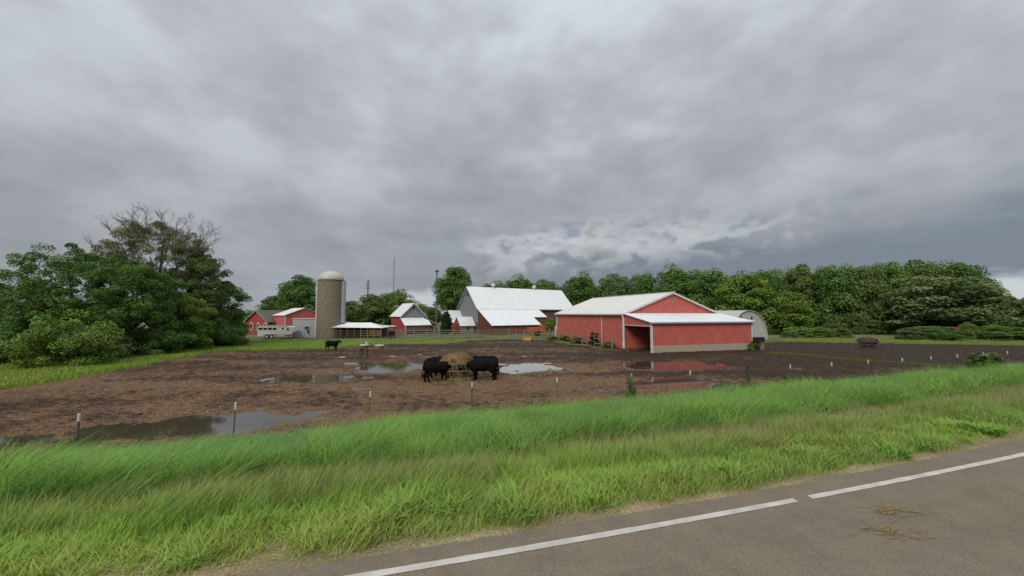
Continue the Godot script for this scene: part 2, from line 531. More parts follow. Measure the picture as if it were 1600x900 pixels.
# ---------------------------------------------------------------- ground, road, water
func make_ground():
	# far pasture and fields: one sheet out to the horizon
	var xs := steps([[-900, -130, 70], [-130, 140, 2.0], [140, 900, 76]])
	var ds := steps([[-40, 4, 8.0], [4, 110, 2.0], [110, 200, 10], [200, 1600, 100]])
	var fy := func(x, d):
		if verge_t(x, d) < 1.3: return -0.8
		var so := poly_out(x, d)
		return lerpf(-0.9, -0.02, smoothstep(-4.5, -2.2, so)) + 0.04 * n_big.get_noise_2d(x * 2.0, d * 2.0)
	var fc := func(x, d):
		var g := Color(0.120, 0.185, 0.035).lerp(Color(0.165, 0.195, 0.055), clampf(0.5 + n_mid.get_noise_2d(x * 1.5, d * 1.5), 0, 1))
		if d > 66 and x > 40: g = g.lerp(Color(0.19, 0.19, 0.09), clampf((d - 66) * 0.3, 0, 1) * clampf(0.6 + n_big.get_noise_2d(x, d * 3.0) * 2.0, 0, 1))
		if x < -41 and d > 25 and d < 34: g = Color(0.19, 0.11, 0.07)
		if x > -50 and x < 25 and d > 58: g = g.lerp(Color(0.10, 0.075, 0.05), clampf(0.45 + n_mid.get_noise_2d(x * 3.0, d * 3.0) * 1.5, 0, 0.85))
		return g
	tag(put("ground", grid(xs, ds, fy, fc), M.turf), "", "", "", "structure")
	# trampled cattle yard
	xs = steps([[-62, -30, 0.5], [-30, -18, 0.14], [-18, 20, 0.085], [20, 36, 0.14], [36, 100, 0.5]])
	ds = steps([[8, 26, 0.085], [26, 32, 0.12], [32, 44, 0.2], [44, 70, 0.4]])
	var so_cache := {}
	var my := func(x, d):
		var t := verge_t(x, d)
		if t < 0.85: return -0.9
		var so := -9.0
		if d > 20.0 and (x < -18 or d > 40 or x > 26): so = poly_out(x, d)
		return mud_y(x, d, so)
	tag(put("mud_yard", grid(xs, ds, my, mud_col), M.mud), "", "", "", "structure")
	for q in puddles:
		var mb := MB.new()
		var pts := []
		for k in 28:
			var a := TAU * k / 28
			var r := 1.45
			var u: float = cos(a) * q[2] * r
			var w: float = sin(a) * q[3] * r
			var px: float = q[0] + u * cos(q[4]) - w * sin(q[4])
			var pd: float = q[1] + u * sin(q[4]) + w * cos(q[4])
			if verge_t(px, pd) < 0.99: pd = edge_d(px) + 0.99 * (fence_d(px) - edge_d(px))
			pts.append(V(px, -0.008 - 0.0006 * puddles.find(q), pd))
		for k in 28:
			mb.tri(V(q[0], -0.008 - 0.0006 * puddles.find(q), q[1]), pts[k], pts[(k + 1) % 28], Vector3.UP)
		tag(put("puddle", mb, M.water), "", "", "", "structure")
	# grass verge falling from the road to the yard
	xs = steps([[-45, -18, 0.8], [-18, 24, 0.2], [24, 110, 0.8]])
	ds = []
	for k in 71: ds.append(-0.02 + 1.10 * k / 70.0)
	var v := PackedVector3Array()
	var c := PackedColorArray()
	var m := MB.new()
	var rows := []
	for x in xs:
		var r := []
		for t in ds:
			var d := edge_d(x) + float(t) * (fence_d(x) - edge_d(x))
			r.append(V(x, verge_y(x, d), d))
		rows.append(r)
	for i in xs.size() - 1:
		for j in ds.size() - 1:
			var x: float = xs[i]
			var k := n_mid.get_noise_2d(x * 14.0, ds[j] * 200.0)
			var dry := Color(0.42, 0.33, 0.17).lerp(Color(0.27, 0.22, 0.11), clampf(0.5 + k * 1.6, 0, 1))
			var wet := Color(0.055, 0.060, 0.022)
			m.col = dry.lerp(wet, smoothstep(0.028, 0.06, float(ds[j]) + 0.035 * k))
			m.face([rows[i][j], rows[i + 1][j], rows[i + 1][j + 1], rows[i][j + 1]], rows[i][j] - Vector3(0, 5, 0))
	tag(put("verge", m, M.soil), "", "", "", "structure")
	# road
	m = MB.new()
	xs = steps([[-60, -12, 2.0], [-12, 26, 0.12], [26, 130, 2.0]])
	for i in xs.size() - 1:
		var e0: float = edge_d(xs[i]) + 0.05 * n_fine.get_noise_1d(xs[i] * 60.0)
		var e1: float = edge_d(xs[i + 1]) + 0.05 * n_fine.get_noise_1d(xs[i + 1] * 60.0)
		var lo := Vector3(0, -9, 0)
		for q in 36:
			var a0 := 9.0 * q / 36.0
			var a1 := 9.0 * (q + 1) / 36.0
			var h0 := ROAD_Y + 0.05 * (1.0 - absf(a0 - 4.5) / 4.5)
			var h1 := ROAD_Y + 0.05 * (1.0 - absf(a1 - 4.5) / 4.5)
			var wear := 1.0 + 0.16 * n_mid.get_noise_2d(xs[i] * 0.8, a0 * 26.0) + 0.12 * n_fine.get_noise_2d(xs[i] * 5.0, a0 * 9.0)
			m.col = Color(wear, wear, wear * (1.0 - 0.1 * n_big.get_noise_2d(xs[i] * 6.0, a0 * 10.0)))
			m.face([V(xs[i], h0, e0 - a0), V(xs[i + 1], h0, e1 - a0), V(xs[i + 1], h1, e1 - a1), V(xs[i], h1, e0 - a1)], lo)
		m.face([V(xs[i], ROAD_Y, e0), V(xs[i + 1], ROAD_Y, e1), V(xs[i + 1], ROAD_Y - 0.3, e1 + 0.04), V(xs[i], ROAD_Y - 0.3, e0 + 0.04)], V(xs[i], 0, e0 - 5))
	var road := put("road", m, M.asphalt)
	tag(road, "", "", "", "structure")
	for seg in [[-30.0, 3.80], [4.05, 60.0]]:
		m = MB.new()
		var x: float = seg[0]
		while x < seg[1] - 0.01:
			var x2 := minf(x + 0.15, seg[1])
			var w0 := 0.050 + 0.008 * n_fine.get_noise_1d(x * 90.0)
			var w1 := 0.050 + 0.008 * n_fine.get_noise_1d(x2 * 90.0)
			var y0 := ROAD_Y + 0.05 * (edge_d(x) - line_d(x)) / 4.5 + 0.006
			m.face([V(x, y0, line_d(x) - w0), V(x2, y0, line_d(x2) - w1), V(x2, y0, line_d(x2) + w1), V(x, y0, line_d(x) + w0)], Vector3(0, -9, 0))
			x = x2
		put("edge_line", m, M.line_paint, road)

# ---------------------------------------------------------------- grass and scatter
func blade_clump(sd: int, count: int, rad: float, h0: float, h1: float, wid: float, bend: float, cols: Array) -> ArrayMesh:
	var r := RandomNumberGenerator.new()
	r.seed = sd
	var mb := MB.new()
	for k in count:
		var a := r.randf() * TAU
		var q := sqrt(r.randf()) * rad
		var p := Vector3(cos(a) * q, -0.03, sin(a) * q)
		var h := r.randf_range(h0, h1)
		var da := r.randf() * TAU
		var dir := Vector3(cos(da), 0, sin(da))
		var side := Vector3(-sin(da + r.randf_range(-0.7, 0.7)), 0, cos(da))
		side = side.normalized() * wid * r.randf_range(0.7, 1.3)
		var b := bend * h * r.randf_range(0.4, 1.3)
		var c0: Color = cols[r.randi() % cols.size()]
		var s := r.randf_range(0.8, 1.2)
		mb.col = Color(c0.r * s, c0.g * s, c0.b * s)
		var pts := []
		for j in 4:
			var t := j / 3.0
			pts.append(p + Vector3(0, h * (t - 0.22 * t * t * bend), 0) + dir * b * t * t)
		var ws := [0.8, 1.0, 0.7, 0.0]
		for j in 3:
			var l0: Vector3 = pts[j] - side * ws[j]
			var r0: Vector3 = pts[j] + side * ws[j]
			var l1: Vector3 = pts[j + 1] - side * ws[j + 1]
			var r1: Vector3 = pts[j + 1] + side * ws[j + 1]
			var out := dir * -0.3 + Vector3(0, 1, 0)
			mb.tri(l0, r0, r1, out)
			if j < 2: mb.tri(l0, r1, l1, out)
	return mb.mesh()

func multi(called: String, mesh: Mesh, tr: Array, cols: Array, m: Material, parent: Node) -> MultiMeshInstance3D:
	var mm := MultiMesh.new()
	mm.transform_format = MultiMesh.TRANSFORM_3D
	mm.use_colors = true
	mm.mesh = mesh
	mm.instance_count = tr.size()
	for k in tr.size():
		mm.set_instance_transform(k, tr[k])
		mm.set_instance_color(k, cols[k])
	var o := MultiMeshInstance3D.new()
	o.multimesh = mm
	o.material_override = m
	if parent:
		o.name = called
		parent.add_child(o, true)
	else:
		o.name = numbered(called)
		add_child(o)
	return o

func sheared(p: Vector3, turn: float, s: float, sy: float, lean: Vector2) -> Transform3D:
	var b := Basis(Vector3.UP, turn).scaled(Vector3(s, s * sy, s))
	b.y += Vector3(lean.x, 0, lean.y) * s * sy
	return Transform3D(b, p)

func make_grass():
	var r := RandomNumberGenerator.new()
	r.seed = 77
	var white := [Color(1, 1, 1), Color(0.92, 1, 0.9), Color(1.1, 1.05, 0.9)]
	var drymix := [Color(1, 1, 1), Color(1.1, 1.0, 0.8), Color(1.9, 1.3, 1.1), Color(0.9, 1, 0.9), Color(1.0, 1, 1)]
	var mixed := [Color(1, 1, 1), Color(0.85, 0.95, 1.0), Color(1.15, 1.05, 0.9), Color(0.8, 0.9, 0.8), Color(1.5, 1.2, 1.2)]
	var tall := []
	for k in 3: tall.append(blade_clump(100 + k, 84, [0.19, 0.25, 0.30][k], 0.35, 1.0, 0.0050, [0.8, 1.25, 1.0][k], mixed))
	var mid := []
	for k in 2: mid.append(blade_clump(110 + k, 54, 0.22, 0.2, 0.52, 0.0045, 0.55, drymix))
	var short := []
	for k in 2: short.append(blade_clump(120 + k, 64, 0.17, 0.06, 0.27, 0.0038, 0.9, mixed))
	var weed := blade_clump(130, 46, 0.16, 0.10, 0.30, 0.017, 1.1, white)
	var dry := blade_clump(131, 46, 0.18, 0.03, 0.11, 0.004, 1.8, [Color(1, 1, 1), Color(0.75, 0.7, 0.65), Color(0.55, 0.8, 0.45)])
	var seedhead := blade_clump(132, 7, 0.2, 0.4, 0.72, 0.0035, 0.35, [Color(1, 1, 1), Color(0.9, 0.75, 0.75)])
	var T := {}
	for key in ["tall0", "tall1", "tall2", "mid0", "mid1", "short0", "short1", "weed", "dry", "seed"]: T[key] = [[], []]
	var add := func(key: String, tf: Transform3D, c: Color):
		T[key][0].append(tf); T[key][1].append(c)
	# walk over the verge by cells; density falls where blades get too small to see
	for zone in 3:
		var x := -22.0
		var stepx: float = [0.205, 0.16, 0.12][zone]
		while x < 62.0:
			var e := edge_d(x)
			var f := fence_d(x)
			var far := sqrt(x * x + 100.0)
			var t0: float = [0.27, 0.09, 0.03][zone]
			var t1: float = [1.0, 0.42, 0.26][zone]
			var d := e + t0 * (f - e)
			var loose := 1.0 + maxf(0.0, far - 16.0) * 0.03
			while d < e + t1 * (f - e):
				var px := x + r.randf_range(-0.5, 0.5) * stepx * loose
				var pd := d + r.randf_range(-0.5, 0.5) * stepx * loose
				d += stepx * loose
				if pd < 0.4 or absf(px) > pd * 1.45 + 3.0: continue
				var t := verge_t(px, pd)
				var w1 := n_mid.get_noise_2d(px * 4.0, pd * 4.0)
				var w2 := n_big.get_noise_2d(px * 7.0, pd * 12.0)
				var w3 := n_fine.get_noise_2d(px * 9.0, pd * 9.0)
				var p := V(px, verge_y(px, pd), pd)
				var wind := Vector2(0.18 + 0.8 * w1 + 0.8 * w3 + r.randfn() * 0.30, -0.10 + 0.8 * w2 + r.randfn() * 0.30)
				var front := 0.36 + 0.07 * w2 + 0.03 * w3
				if zone == 0:
					if t > 0.985 + 0.05 * w3: continue
					var k := smoothstep(front - 0.05, front + 0.06, t)
					if r.randf() > k or (w3 < -0.16 and r.randf() < 0.35): continue
					var hgt := lerpf(0.75, 1.12, k) * (1.0 + 0.40 * w1 + 0.45 * w3) * r.randf_range(0.82, 1.18)
					hgt *= lerpf(1.0, 0.42, smoothstep(0.72, 0.98, t + 0.06 * w2)) * lerpf(1.0, 0.72, smoothstep(0.5, 0.8, t) * smoothstep(-2.0, -9.0, px))
					var lush := Color(0.165, 0.320, 0.062)
					var blue := Color(0.080, 0.205, 0.085)
					var dapple := n_fine.get_noise_2d(px * 16.0 + 50.0, pd * 16.0)
					var c := lush.lerp(blue, clampf(smoothstep(front + 0.05, front + 0.22, t) * (0.75 + 2.6 * w2 + 1.2 * dapple), 0, 1))
					c = c.lerp(Color(0.255, 0.385, 0.075), clampf(0.12 + 1.7 * w3 + 0.8 * dapple, 0, 0.75))
					var tint := r.randf_range(0.72, 1.28)
					c = Color(c.r * tint, c.g * tint, c.b * tint)
					if r.randf() < 0.07 + 0.25 * w1:
						add.call("seed", sheared(p, r.randf() * TAU, 1.1, r.randf_range(1.2, 1.6) * clampf(hgt, 0.5, 1.2), wind), Color(0.36, 0.31, 0.19))
					if w3 > 0.05 and r.randf() < 0.025:
						add.call("weed", sheared(p, r.randf() * TAU, r.randf_range(1.6, 2.8), 1.3, wind * 0.4), Color(0.11, 0.22, 0.06))
					var far_lean := wind * (1.0 + 0.9 * smoothstep(front + 0.1, front + 0.3, t))
					add.call("tall%d" % (r.randi() % 3), sheared(p, r.randf() * TAU, r.randf_range(0.8, 1.15), clampf(hgt, 0.35, 1.5), far_lean), c)
				elif zone == 1:
					if t > front + 0.03: continue
					if r.randf() > smoothstep(0.10, 0.2, t + 0.06 * w3): continue
					var c := Color(0.241, 0.327, 0.073).lerp(Color(0.319, 0.307, 0.130), clampf(0.25 + 1.6 * w2, 0, 1))
					c = c.lerp(Color(0.222, 0.358, 0.065), clampf(1.5 * w3, 0, 0.8))
					c = c.lerp(Color(0.241, 0.252, 0.106), clampf(0.10 + px * 0.02 + w1, 0, 0.35))
					add.call("mid%d" % (r.randi() % 2), sheared(p, r.randf() * TAU, r.randf_range(0.8, 1.2), 0.95 + 0.5 * w1 + 0.3 * w3, wind * 0.7), c)
					if r.randf() < 0.28 + 0.5 * w2:
						add.call("seed", sheared(p, r.randf() * TAU, 1.0, r.randf_range(0.8, 1.15), wind * 0.6), Color(0.352, 0.282, 0.174))
				else:
					var near := smoothstep(0.014, 0.045, t + 0.03 * w3 + 0.025 * w1)
					if r.randf() < near * (1.0 - 0.6 * smoothstep(0.16, 0.26, t)):
						var c := Color(0.267, 0.410, 0.065).lerp(Color(0.371, 0.430, 0.101), clampf(0.4 + 1.5 * w2, 0, 1))
						c = c.lerp(Color(0.241, 0.286, 0.095), clampf(0.0 + px * 0.035 + 1.0 * w1, 0, 0.45))
						add.call("short%d" % (r.randi() % 2), sheared(p, r.randf() * TAU, r.randf_range(0.8, 1.25), 0.9 + 0.8 * w3 + 0.5 * w1 + smoothstep(0.08, 0.16, t) * 0.5, wind * 0.5), c)
						if w3 > 0.12 and r.randf() < 0.14:
							add.call("weed", sheared(p, r.randf() * TAU, r.randf_range(0.7, 1.3), 1.0, Vector2.ZERO), Color(0.196, 0.384, 0.065))
					if t < 0.12 and r.randf() < 0.95 * smoothstep(0.004, 0.022, t + 0.02 * w3):
						add.call("dry", sheared(p, r.randf() * TAU, r.randf_range(0.7, 1.3), 1.0, Vector2.ZERO), Color(0.50, 0.40, 0.20).lerp(Color(0.36, 0.38, 0.12), clampf(0.3 + w1 * 2.0, 0, 1)))
			x += stepx * loose
	var g := thing("tall_grass", "tall lush green grass bent by the wind along the ditch", "grass")
	tag(g, "", "", "", "stuff")
	for k in 3: multi("blades", tall[k], T["tall%d" % k][0], T["tall%d" % k][1], M.blade, g)
	g = thing("roadside_grass", "shorter yellow-green grass and olive seed heads on the bank below the road", "grass")
	tag(g, "", "", "", "stuff")
	for k in 2:
		multi("blades", mid[k], T["mid%d" % k][0], T["mid%d" % k][1], M.blade, g)
		multi("blades", short[k], T["short%d" % k][0], T["short%d" % k][1], M.blade, g)
	multi("leaves", weed, T["weed"][0], T["weed"][1], M.blade, g)
	multi("seed_stalks", seedhead, T["seed"][0], T["seed"][1], M.straw, g)
	g = multi("dry_grass", dry, T["dry"][0], T["dry"][1], M.straw, null)
	tag(g, "dry tan grass and litter along the road edge", "dry grass", "", "stuff")
	print("verge clumps ", T["tall0"][0].size() * 3, " ", T["mid0"][0].size() * 2, " ", T["short0"][0].size() * 2, " ", T["dry"][0].size())
	# pasture grass round the yard
	var pas := blade_clump(140, 40, 0.5, 0.10, 0.34, 0.011, 0.6, white)
	var tr := []
	var cl := []
	var areas := [[-46, -20, 20, 62, 0.34], [-20, 16, 50, 66, 0.5], [26, 105, 42, 68, 0.62], [-60, -44, 22, 42, 0.7]]
	for A in areas:
		var ax: float = A[0]
		while ax < A[1]:
			var d: float = A[2]
			while d < A[3]:
				var px: float = ax + r.randf_range(-0.5, 0.5) * A[4]
				var pd: float = d + r.randf_range(-0.5, 0.5) * A[4]
				d += A[4]
				if verge_t(px, pd) < 1.05: continue
				if px < -42 and pd > 25 and pd < 35: continue
				if px > 8 and px < 42 and pd > 41 and pd < 70 and px < 27.0 + (pd - 41.0) * 0.3: continue
				var so := poly_out(px, pd) + 0.8 * n_mid.get_noise_2d(px * 5.0, pd * 5.0)
				if so < 0.2: continue
				if pd > 56 and px > -48 and px < 8 and r.randf() < 0.75: continue
				if px > 26 and r.randf() < 0.25: continue
				var edge := 1.0 - smoothstep(0.5, 3.0, so)
				var k := n_mid.get_noise_2d(px * 3.0, pd * 3.0)
				var c := Color(0.24, 0.36, 0.05).lerp(Color(0.30, 0.37, 0.085), clampf(0.5 + k, 0, 1))
				if px > 26: c = Color(0.19, 0.27, 0.065).lerp(Color(0.26, 0.27, 0.09), clampf(0.5 + k * 1.4, 0, 1))
				tr.append(sheared(V(px, -0.02, pd), r.randf() * TAU, r.randf_range(0.8, 1.3), 0.8 + 0.5 * edge + 0.6 * k, Vector2(0.15, 0)))
				cl.append(c)
			ax += A[4]
	# the low grass line between the two mud lots, running from the barn corner to the fence
	for k in 620:
		var q := r.randf()
		var px := lerpf(28.0, 36.0, q) + r.randf_range(-0.3, 0.3)
		var pd := lerpf(42.2, 29.0, q) + r.randfn() * 0.28 + 0.6 * sin(q * 9.0)
		tr.append(sheared(V(px, 0.02, pd), r.randf() * TAU, r.randf_range(0.5, 0.9), r.randf_range(0.5, 1.0), Vector2(0.1, 0)))
		cl.append(Color(0.13, 0.17, 0.05))
	g = multi("pasture_grass", pas, tr, cl, M.blade, null)
	tag(g, "short bright green grass around the muddy cattle yard", "grass", "", "stuff")
	print("pasture clumps ", tr.size())

func lump_mesh(sd: int) -> ArrayMesh:
	var nz := noise(sd, 0.9, 2)
	var mb := MB.new()
	mb.lathe([[0.05, -0.4], [0.75, -0.25], [1.0, 0.05], [0.75, 0.42], [0.02, 0.6]], 7, Vector3.ZERO, 0.7, nz)
	return mb.mesh()

func make_scatter():
	var r := RandomNumberGenerator.new()
	r.seed = 99
	var lump := lump_mesh(5)
	var tr := []
	var cl := []
	var st := []
	var sc := []
	var k := 0
	while k < 17000:
		k += 1
		var d := 11.0 + 36.0 * pow(r.randf(), 1.7)
		var x := r.randf_range(-1.35, 1.25) * d
		if verge_t(x, d) < 1.0 or poly_out(x, d) > -0.3: continue
		if puddle_in(x, d) > -0.05 and r.randf() < 0.94: continue
		var c := mud_col(x, d)
		var s := r.randf_range(0.010, 0.034) * (1.0 + (1.2 if r.randf() < 0.05 else 0.0))
		if r.randf() < 0.62:
			var b := Basis.from_euler(Vector3(r.randf_range(-0.5, 0.5), r.randf() * TAU, r.randf_range(-0.5, 0.5))).scaled(Vector3(s * r.randf_range(1.0, 2.2), s * 1.1, s * r.randf_range(0.9, 1.6)))
			tr.append(Transform3D(b, V(x, mud_y(x, d, -9.0) + s * 0.1, d)))
			var q := r.randf_range(0.45, 0.95)
			cl.append(Color(c.r * q, c.g * q, c.b * q))
		elif n_big.get_noise_2d(x * 9.0, d * 9.0) > -0.15 and x < 9:
			var b := Basis.from_euler(Vector3(r.randf_range(-0.25, 0.25), r.randf() * TAU, r.randf_range(-0.25, 0.25))).scaled(Vector3(r.randf_range(0.6, 1.6), 1, 1))
			st.append(Transform3D(b, V(x, mud_y(x, d, -9.0) + 0.02, d)))
			sc.append(Color(0.30, 0.19, 0.085).lerp(Color(0.14, 0.08, 0.045), r.randf()))
	tag(multi("mud_clods", lump, tr, cl, M.clod, null), "dark clods of trodden mud scattered over the cattle yard", "clods", "", "stuff")
	var mb := MB.new()
	for j in 5:
		var a := Vector3(r.randf_range(-0.12, 0.12), 0.005 * j, r.randf_range(-0.12, 0.12))
		var q := r.randf() * TAU
		mb.bar(a, a + Vector3(cos(q) * 0.14, r.randf_range(-0.01, 0.03), sin(q) * 0.14), 0.007, 0.004)
	tag(multi("straw_litter", mb.mesh(), st, sc, M.straw, null), "brown straw trodden into the mud of the yard", "straw", "", "stuff")
	# pale stones lying in the yard
	var rocks := [[-16.6, 37.9, 0.42, "flat pale stone just right of the leaning mineral feeder post"], [-11.8, 38.4, 0.40, "white stone on the mud left of the hay bale, nearer the feeders"],
		[-9.6, 40.2, 0.36, "pale flat stone left of and beyond the hay bale"], [-7.9, 40.6, 0.28, "small pale stone beyond the left cows, nearest the bale"],
		[1.2, 38.6, 0.26, "small white stone alone on dark mud beyond the right puddle"], [3.0, 33.2, 0.34, "grey white stone at the rim of the bright puddle right of the cows"],
		[-2.0, 38.0, 0.22, "little pale stone just above the backs of the right cows"]]
	for q in rocks:
		var o := put("stone", lump_mesh(40 + int(q[2] * 100)), M.rock)
		o.position = V(q[0], 0.03, q[1])
		o.scale = Vector3(q[2], q[2] * 0.35, q[2] * 0.6)
		tag(o, q[3], "stone", "pale stones in the yard")
	# two wisps of straw on the road
	for q in [[4.75, 5.02, "larger wisp of yellow straw lying on the road below the line gap"], [4.35, 4.55, "smaller flat wisp of straw on the road nearest the camera"]]:
		var w := MB.new()
		for j in 46:
			var a := Vector3(r.randfn() * 0.14, 0.004 + 0.022 * r.randf(), r.randfn() * 0.07)
			var e := r.randf_range(-0.6, 0.6) + (PI if r.randf() < 0.5 else 0.0)
			w.col = Color(0.36, 0.27, 0.12).lerp(Color(0.22, 0.17, 0.08), r.randf())
			w.bar(a, a + Vector3(cos(e) * 0.14, r.randf_range(-0.004, 0.016), sin(e) * 0.14), 0.006, 0.004)
		var o := put("straw_wisp", w, M.straw)
		o.position = V(q[0], ROAD_Y + 0.05 * (edge_d(q[0]) - q[1]) / 4.5 + 0.004, q[1])
		tag(o, q[2], "straw", "straw wisps on the road")

# ---------------------------------------------------------------- trees
func crown(sd: int, o: Dictionary) -> ArrayMesh:
	# leaf clumps filling an uneven envelope: y 0..1 is foot to top, radius 0.5
	var r := RandomNumberGenerator.new()
	r.seed = sd
	var y0: float = o.y0
	var cy := (y0 + 1.0) * 0.5
	var ry := (1.0 - y0) * 0.5
	var v := PackedVector3Array()
	var n := PackedVector3Array()
	var c := PackedColorArray()
	var nz := noise(sd, 1.7, 2)
	for k in o.lobes:
		var u := Vector3(r.randfn(), r.randfn(), r.randfn()).normalized()
		if u.y < -0.5: u.y *= 0.6
		var q := lerpf(0.35, 0.86, sqrt(r.randf()))
		q *= 1.0 + o.get("uneven", 0.4) * nz.get_noise_3dv(u)
		var lc := Vector3(u.x * 0.5 * q, cy + u.y * ry * q, u.z * 0.5 * q)
		if y0 < 0.1 and k % 4 == 0:   # boughs that hang to the ground
			var ha := r.randf() * TAU
			var hr := r.randf_range(0.26, 0.44)
			lc = Vector3(cos(ha) * hr, r.randf_range(0.05, 0.34), sin(ha) * hr)
		if o.get("taper", 0.0) > 0.0:
			var tt: float = 1.0 - o.taper * clampf((lc.y - y0) / (1.0 - y0), 0, 1)
			lc.x *= tt; lc.z *= tt
		var lr: float = o.lobe * r.randf_range(0.6, 1.25)
		var tone := r.randf_range(0.72, 1.28)
		var hue := r.randf()
		var base: Color = (o.cols[0] as Color).lerp(o.cols[1], hue)
		for j in o.leaves:
			var dd := Vector3(r.randfn(), r.randfn(), r.randfn()).normalized()
			if dd.y < -0.25 and r.randf() < 0.6: dd.y = -dd.y
			var rr := lr * lerpf(0.45, 1.08, sqrt(r.randf()))
			var p := lc + Vector3(dd.x * rr, dd.y * rr * o.flat * o.wh, dd.z * rr)
			var nn := (dd * 0.55 + Vector3(0, 0.45, 0) + Vector3(r.randfn(), r.randfn(), r.randfn()) * 0.5).normalized()
			var t := nn.cross(Vector3(r.randfn(), r.randfn(), r.randfn())).normalized()
			var b := nn.cross(t)
			var s: float = o.leaf * r.randf_range(0.6, 1.35)
			t *= s; b *= s * 0.6
			t.y *= o.wh; b.y *= o.wh
			var f := r.randf_range(0.8, 1.2) * tone
			var cc := Color(base.r * f, base.g * f, base.b * f)
			var a0 := p - t
			var a1 := p + b + nn * s * 0.15
			var a2 := p + t
			var a3 := p - b + nn * s * 0.15
			v.append(a0); v.append(a1); v.append(a2)
			v.append(a0); v.append(a2); v.append(a3)
			for z in 6:
				n.append(nn); c.append(cc)
	var m := ArrayMesh.new()
	var a := []
	a.resize(Mesh.ARRAY_MAX)
	a[Mesh.ARRAY_VERTEX] = v
	a[Mesh.ARRAY_NORMAL] = n
	a[Mesh.ARRAY_COLOR] = c
	m.add_surface_from_arrays(Mesh.PRIMITIVE_TRIANGLES, a)
	return m

func trunk_mesh(sd: int, h: float, w: float, y0: float) -> MB:
	var r := RandomNumberGenerator.new()
	r.seed = sd
	var mb := MB.new()
	var r0 := 0.022 * h + 0.03
	var pts := []
	var rad := []
	for k in 6:
		var t := k / 5.0
		pts.append(Vector3(r.randfn() * 0.012 * h * t, h * 0.78 * t - 0.1 * (1.0 - t), r.randfn() * 0.012 * h * t))
		rad.append(r0 * (1.35 - 0.35 * minf(t * 6.0, 1.0)) * (1.0 - 0.82 * t))
	mb.tube(pts, rad, 8)
	for k in 9:
		var t := r.randf_range(maxf(0.12, y0 * 0.7), 0.62)
		var a := TAU * k / 9.0 + r.randf()
		var s := Vector3(0, h * 0.78 * t, 0)
		var e := Vector3(cos(a) * w * 0.36, minf(s.y + h * r.randf_range(0.15, 0.32), h * 0.9), sin(a) * w * 0.36)
		var m := s.lerp(e, 0.5) + Vector3(0, 0.02 * h, 0)
		mb.tube([s, m, e], [r0 * 0.42, r0 * 0.28, r0 * 0.08], 5)
	return mb

const KIND := {
	0: [Color(0.098, 0.190, 0.048), Color(0.150, 0.248, 0.062)],
	1: [Color(0.168, 0.149, 0.072), Color(0.126, 0.162, 0.061)],
	2: [Color(0.147, 0.250, 0.043), Color(0.196, 0.284, 0.065)],
	3: [Color(0.115, 0.185, 0.056), Color(0.165, 0.220, 0.070)],
	4: [Color(0.020, 0.051, 0.029), Color(0.031, 0.068, 0.036)],
	5: [Color(0.140, 0.205, 0.075), Color(0.215, 0.260, 0.125)],
	6: [Color(0.205, 0.190, 0.105), Color(0.165, 0.190, 0.065)],
}
var crowns := {}

func tree(called: String, label: String, x: float, d: float, h: float, w: float, kind: int, near := false, y0 := 0.16, group := "", cat := "tree") -> Node3D:
	var o := thing(called, label, cat, V(x, -0.03, d), 0.0, group)
	var sd := int(absf(x) * 31.0 + d * 17.0) + kind
	var tb := trunk_mesh(sd, h, w, y0)
	put("trunk", tb, M.bark, o)
	var m: ArrayMesh
	var wh := w / h
	if near:
		var area := w * h * (0.5 if kind == 6 else 1.0)
		m = crown(sd, {"y0": y0, "lobes": int(clampf(area * 2.6, 40, 300)), "leaves": 310, "lobe": 0.68 / w, "leaf": (0.08 if kind != 6 else 0.065) / w, "flat": 0.8, "wh": wh, "cols": KIND[kind], "taper": 0.0, "uneven": 0.12 if kind == 6 else 0.35})
	else:
		var key := "%d_%d_%d" % [kind, sd % 3, int(y0 * 10)]
		if cat == "weed":
			key = "weed_%d_%d" % [kind, sd % 4]
			if not crowns.has(key):
				crowns[key] = crown(900 + sd % 4, {"y0": 0.0, "lobes": 26, "leaves": 46, "lobe": 0.17, "leaf": 0.075, "flat": 1.0, "wh": 0.7, "cols": KIND[kind], "taper": 0.55, "uneven": 0.9})
		elif not crowns.has(key):
			crowns[key] = crown(500 + sd % 3 * 7 + kind, {"y0": y0, "lobes": 130, "leaves": 170, "lobe": 0.135, "uneven": 0.35 if y0 > 0.1 else 0.12, "leaf": 0.019 if kind != 4 else 0.03, "flat": 0.85 if kind != 5 else 0.6, "wh": 0.7, "cols": KIND[kind], "taper": 0.5 if kind == 4 else 0.15})
		m = crowns[key]
	var c := put("crown", m, M.leaf, o)
	c.scale = Vector3(w, h, w)
	if not near: c.rotation.y = fmod(sd * 1.37, TAU)
	return o

func twigs(mb: MB, r: RandomNumberGenerator, p: Vector3, dir: Vector3, len: float, rad: float, depth: int):
	var e := p + dir * len
	var m := p.lerp(e, 0.5) + Vector3(r.randfn(), r.randfn(), r.randfn()) * len * 0.05
	mb.tube([p, m, e], [rad, rad * 0.8, rad * 0.55], 4)
	if depth == 0: return
	for k in (3 if depth > 1 else 4):
		var q := (dir + Vector3(r.randfn(), r.randfn() * 0.7 + 0.1, r.randfn()) * 0.45).normalized()
		twigs(mb, r, p.lerp(e, r.randf_range(0.45, 1.0)), q, len * r.randf_range(0.5, 0.75), rad * 0.55, depth - 1)

